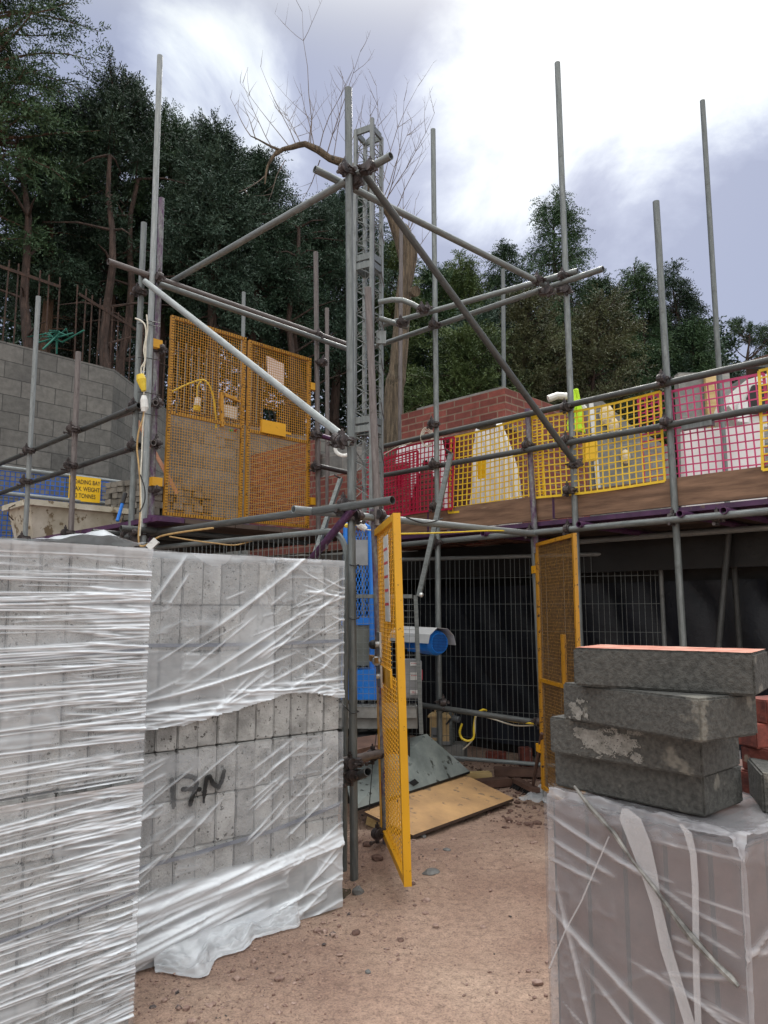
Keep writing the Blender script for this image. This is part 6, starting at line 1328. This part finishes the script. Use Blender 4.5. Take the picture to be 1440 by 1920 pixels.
def shoot(p, d, l, r_, depth):
    n = 5; pts = [p]; dd = d.normalized()
    for i in range(n): dd = (dd+V(rt.gauss(0, .07), rt.gauss(0, .07), .06)).normalized(); pts.append(pts[-1]+dd*l/n)
    tw.limb(pts, [r_*(1-.75*i/n) for i in range(n+1)], 4, False)
    if depth > 0:
        for i in range(1, n+1):
            for j in range(2 if depth > 1 else 1):
                if rt.random() < .62:
                    sd_ = (dd+V(rt.choice((-1, 1))*rt.uniform(.4, .9), rt.gauss(0, .35), rt.uniform(0, .4))).normalized(); shoot(pts[i], sd_, l*rt.uniform(.28, .5)*(1.1-.1*i), r_*.55, depth-1)
for (u, v, du, dv, l) in [(582, 275, -10, -190, 2.75), (578, 274, 10, -160, 1.3), (565, 272, -50, -150, 1.7), (556, 274, -60, -120, 1.5), (545, 278, -70, -90, 1.3), (598, 282, 30, -150, 1.5), (612, 292, 45, -160, 1.6), (625, 298, 25, -160, 1.5), (640, 304, 60, -110, 1.3), (590, 280, -15, -120, 1.2), (512, 280, -60, -90, 1.1), (480, 262, -30, -90, .9), (497, 330, -30, 40, .6), (470, 255, -40, -80, .9), (535, 300, -25, 60, .9), (600, 300, -40, 90, .9),
        (712, 372, 30, -170, 2.2), (716, 378, 50, -150, 1.9), (722, 385, 60, -110, 1.6), (708, 366, 15, -170, 1.8), (720, 380, 80, -120, 1.6), (705, 362, -8, -150, 1.5), (735, 405, 60, -90, 1.2), (752, 430, 15, -90, .9), (765, 440, 30, -90, .8), (775, 480, 35, -60, .7), (772, 450, -5, -100, .8), (668, 318, 10, -140, 1.3), (655, 310, -10, -130, 1.2)]:
    a = B(u, v); d = B(u+du, v+dv)-a; shoot(a, V(d.x, rt.gauss(0, .25)*d.length, d.z), l, .0085, 2 if l > 1.55 else 1)
tw.build('twigs', M['twig'], bt)
# ---- railings on the retaining wall
def railing(p0, p1, z0, z1, n, mat, label):
    r = thing('steel_railing', (p0+p1)/2, label, 'railing', 'steel railings on the retaining wall'); d = p1-p0; rk = random.Random(n)
    mb = MB()
    for i in range(n+1): p = p0+d*i/n; mb.bar(V(p.x, p.y, z0), V(p.x+rk.uniform(-.02, .02), p.y, z1+rk.uniform(.02, .06)), .016, .016, d)
    mb.build('bars', M[mat], r)
    for z in (z0+.12, z1-.1): MB().bar(V(p0.x, p0.y, z)-UP.cross(d).normalized()*.02, V(p1.x, p1.y, z)-UP.cross(d).normalized()*.02, .012, .045).build('rail', M['rust'], r)
    return r
railing(V(-7.2, 7.3, 0), V(-4.72, 10.25, 0), 4.95, 6.25, 26, 'rust', 'rusty steel railing along the wall top at the far left')
railing(V(-4.6, 10.6, 0), V(-3.98, 12.9, 0), 4.9, 6.3, 14, 'rust', 'rusty steel railing along the wall top left of the corner standards')
railing(V(-3.75, 13.0, 0), V(-2.4, 14.2, 0), 4.95, 6.3, 13, 'galv', 'pale steel railing seen through the left gate leaf')
# green rope knot on the wall top
mb = MB(); rg = random.Random(2); c = at(112, 625, 9.9)
for k in range(6): mb.limb([c+V(rg.gauss(0, .15), rg.gauss(0, .05), rg.gauss(0, .08)) for _ in range(4)], .012, 5)
mb.limb([c, at(80, 655, 9.7)], .014, 5); tag(mb.build('green_rope', surf('green_rope_fibre', (.006, .09, .07), (.01, .14, .1), 9, .7, 0, 0), None, c), 'knotted green rope on top of the grey wall', 'rope')
# clods and stones heaped along the wall top edge (leaf litter)
# ================================================================== SKY AND SUN
w = bpy.data.worlds.new('World'); SC.world = w; w.use_nodes = True; nt = w.node_tree; N, L = nt.nodes, nt.links
bg = N['Background']; sky = N.new('ShaderNodeTexSky'); sky.sky_type = 'NISHITA'; sky.sun_disc = False
SUN_EL, SUN_AZ = R(42), R(14)      # azimuth to the right of straight ahead
sky.sun_elevation = SUN_EL; sky.sun_rotation = SUN_AZ
tc = N.new('ShaderNodeTexCoord').outputs['Generated']
nrm = N.new('ShaderNodeVectorMath'); nrm.operation = 'NORMALIZE'; L.new(tc, nrm.inputs[0]); dv = nrm.outputs[0]
def blob(u, v, r_in, r_out):
    d = ray(u, v).normalized(); q = N.new('ShaderNodeVectorMath'); q.operation = 'DOT_PRODUCT'; L.new(dv, q.inputs[0]); q.inputs[1].default_value = d
    m = N.new('ShaderNodeMapRange'); m.interpolation_type = 'SMOOTHSTEP'; m.inputs[1].default_value = math.cos(R(r_out)); m.inputs[2].default_value = math.cos(R(r_in)); L.new(q.outputs['Value'], m.inputs[0]); return m.outputs[0]
def math_(op, a, b, clamp=False):
    m = N.new('ShaderNodeMath'); m.operation = op; m.use_clamp = clamp
    for i, x in enumerate((a, b)):
        if isinstance(x, (int, float)): m.inputs[i].default_value = x
        else: L.new(x, m.inputs[i])
    return m.outputs[0]
n1 = noise(N, L, dv, 3.6, 8, .58, (1, 1, 1.5), .35); n2 = noise(N, L, dv, 1.5, 3, .5, (1, 1, 1.5), .3)
f = blob(1070, 120, 2, 17); f = math_('ADD', f, blob(400, 190, 1, 9)); f = math_('ADD', f, math_('MULTIPLY', blob(1360, 200, 1, 10), .35)); f = math_('ADD', f, math_('MULTIPLY', blob(930, 260, 1, 10), .5))
f = math_('SUBTRACT', f, math_('MULTIPLY', blob(690, 300, 2, 13), .45)); f = math_('SUBTRACT', f, math_('MULTIPLY', blob(1330, 520, 3, 17), .6))
f = math_('ADD', math_('MULTIPLY', f, .62), math_('MULTIPLY', math_('SUBTRACT', n1, .5), 2.3)); f = math_('ADD', f, math_('MULTIPLY', math_('SUBTRACT', n2, .5), .5)); f = math_('ADD', f, .02)
cl = ramp(N, L, f, [(.08, (.27, .30, .41)), (.30, (.355, .39, .50)), (.44, (.48, .52, .61)), (.58, (.62, .665, .71)), (.8, (.80, .83, .84))])
sep = N.new('ShaderNodeSeparateXYZ'); L.new(dv, sep.inputs[0])
def smooth_(src, a, b):
    m = N.new('ShaderNodeMapRange'); m.interpolation_type = 'SMOOTHSTEP'; L.new(src, m.inputs[0]); m.inputs[1].default_value = a; m.inputs[2].default_value = b; return m.outputs[0]
# overcast dome; unseen sky overhead and behind the camera brightened as added fill light
zen = smooth_(sep.outputs[2], .6, .95); back = math_('MULTIPLY', smooth_(sep.outputs[1], .15, -.5), .24)
sky_fill = math_('MAXIMUM', zen, back)
zs = N.new('ShaderNodeVectorMath'); zs.operation = 'SCALE'; zs.inputs[0].default_value = (.66, .67, .66); L.new(math_('MULTIPLY_ADD', sky_fill, 3.1), zs.inputs['Scale'])
zs.inputs['Scale'].links[0].from_node.inputs[2].default_value = .6
cl = mixc(N, L, math_('MAXIMUM', smooth_(sep.outputs[2], .6, .75), smooth_(sep.outputs[1], .15, -.2)), cl, zs.outputs[0])
sk = N.new('ShaderNodeVectorMath'); sk.operation = 'SCALE'; L.new(sky.outputs[0], sk.inputs[0]); sk.inputs['Scale'].default_value = 1.0
L.new(sk.outputs[0], bg.inputs[0]); bg.inputs[1].default_value = .1
bg2 = N.new('ShaderNodeBackground'); L.new(cl, bg2.inputs[0]); bg2.inputs[1].default_value = 1.0
mx = N.new('ShaderNodeMixShader'); mx.inputs[0].default_value = .92; L.new(bg.outputs[0], mx.inputs[1]); L.new(bg2.outputs[0], mx.inputs[2]); L.new(mx.outputs[0], N['World Output'].inputs['Surface'])
sun = bpy.data.lights.new('sun', 'SUN'); sun.energy = 1.1; sun.angle = R(14); sun.color = (1, .96, .9); so = bpy.data.objects.new('sun', sun); COL.objects.link(so)
sd = V(math.sin(SUN_AZ)*math.cos(SUN_EL), math.cos(SUN_AZ)*math.cos(SUN_EL), math.sin(SUN_EL)); so.rotation_euler = sd.to_track_quat('Z', 'Y').to_euler(); so.location = (0, 0, 30)
vs = SC.view_settings; vs.view_transform = 'Standard'; vs.look = 'None'; vs.exposure = 0.58; vs.gamma = 1; vs.use_curve_mapping = False
SC.cycles.max_bounces = 6; SC.cycles.transparent_max_bounces = 16
SC.cycles.use_denoising = True
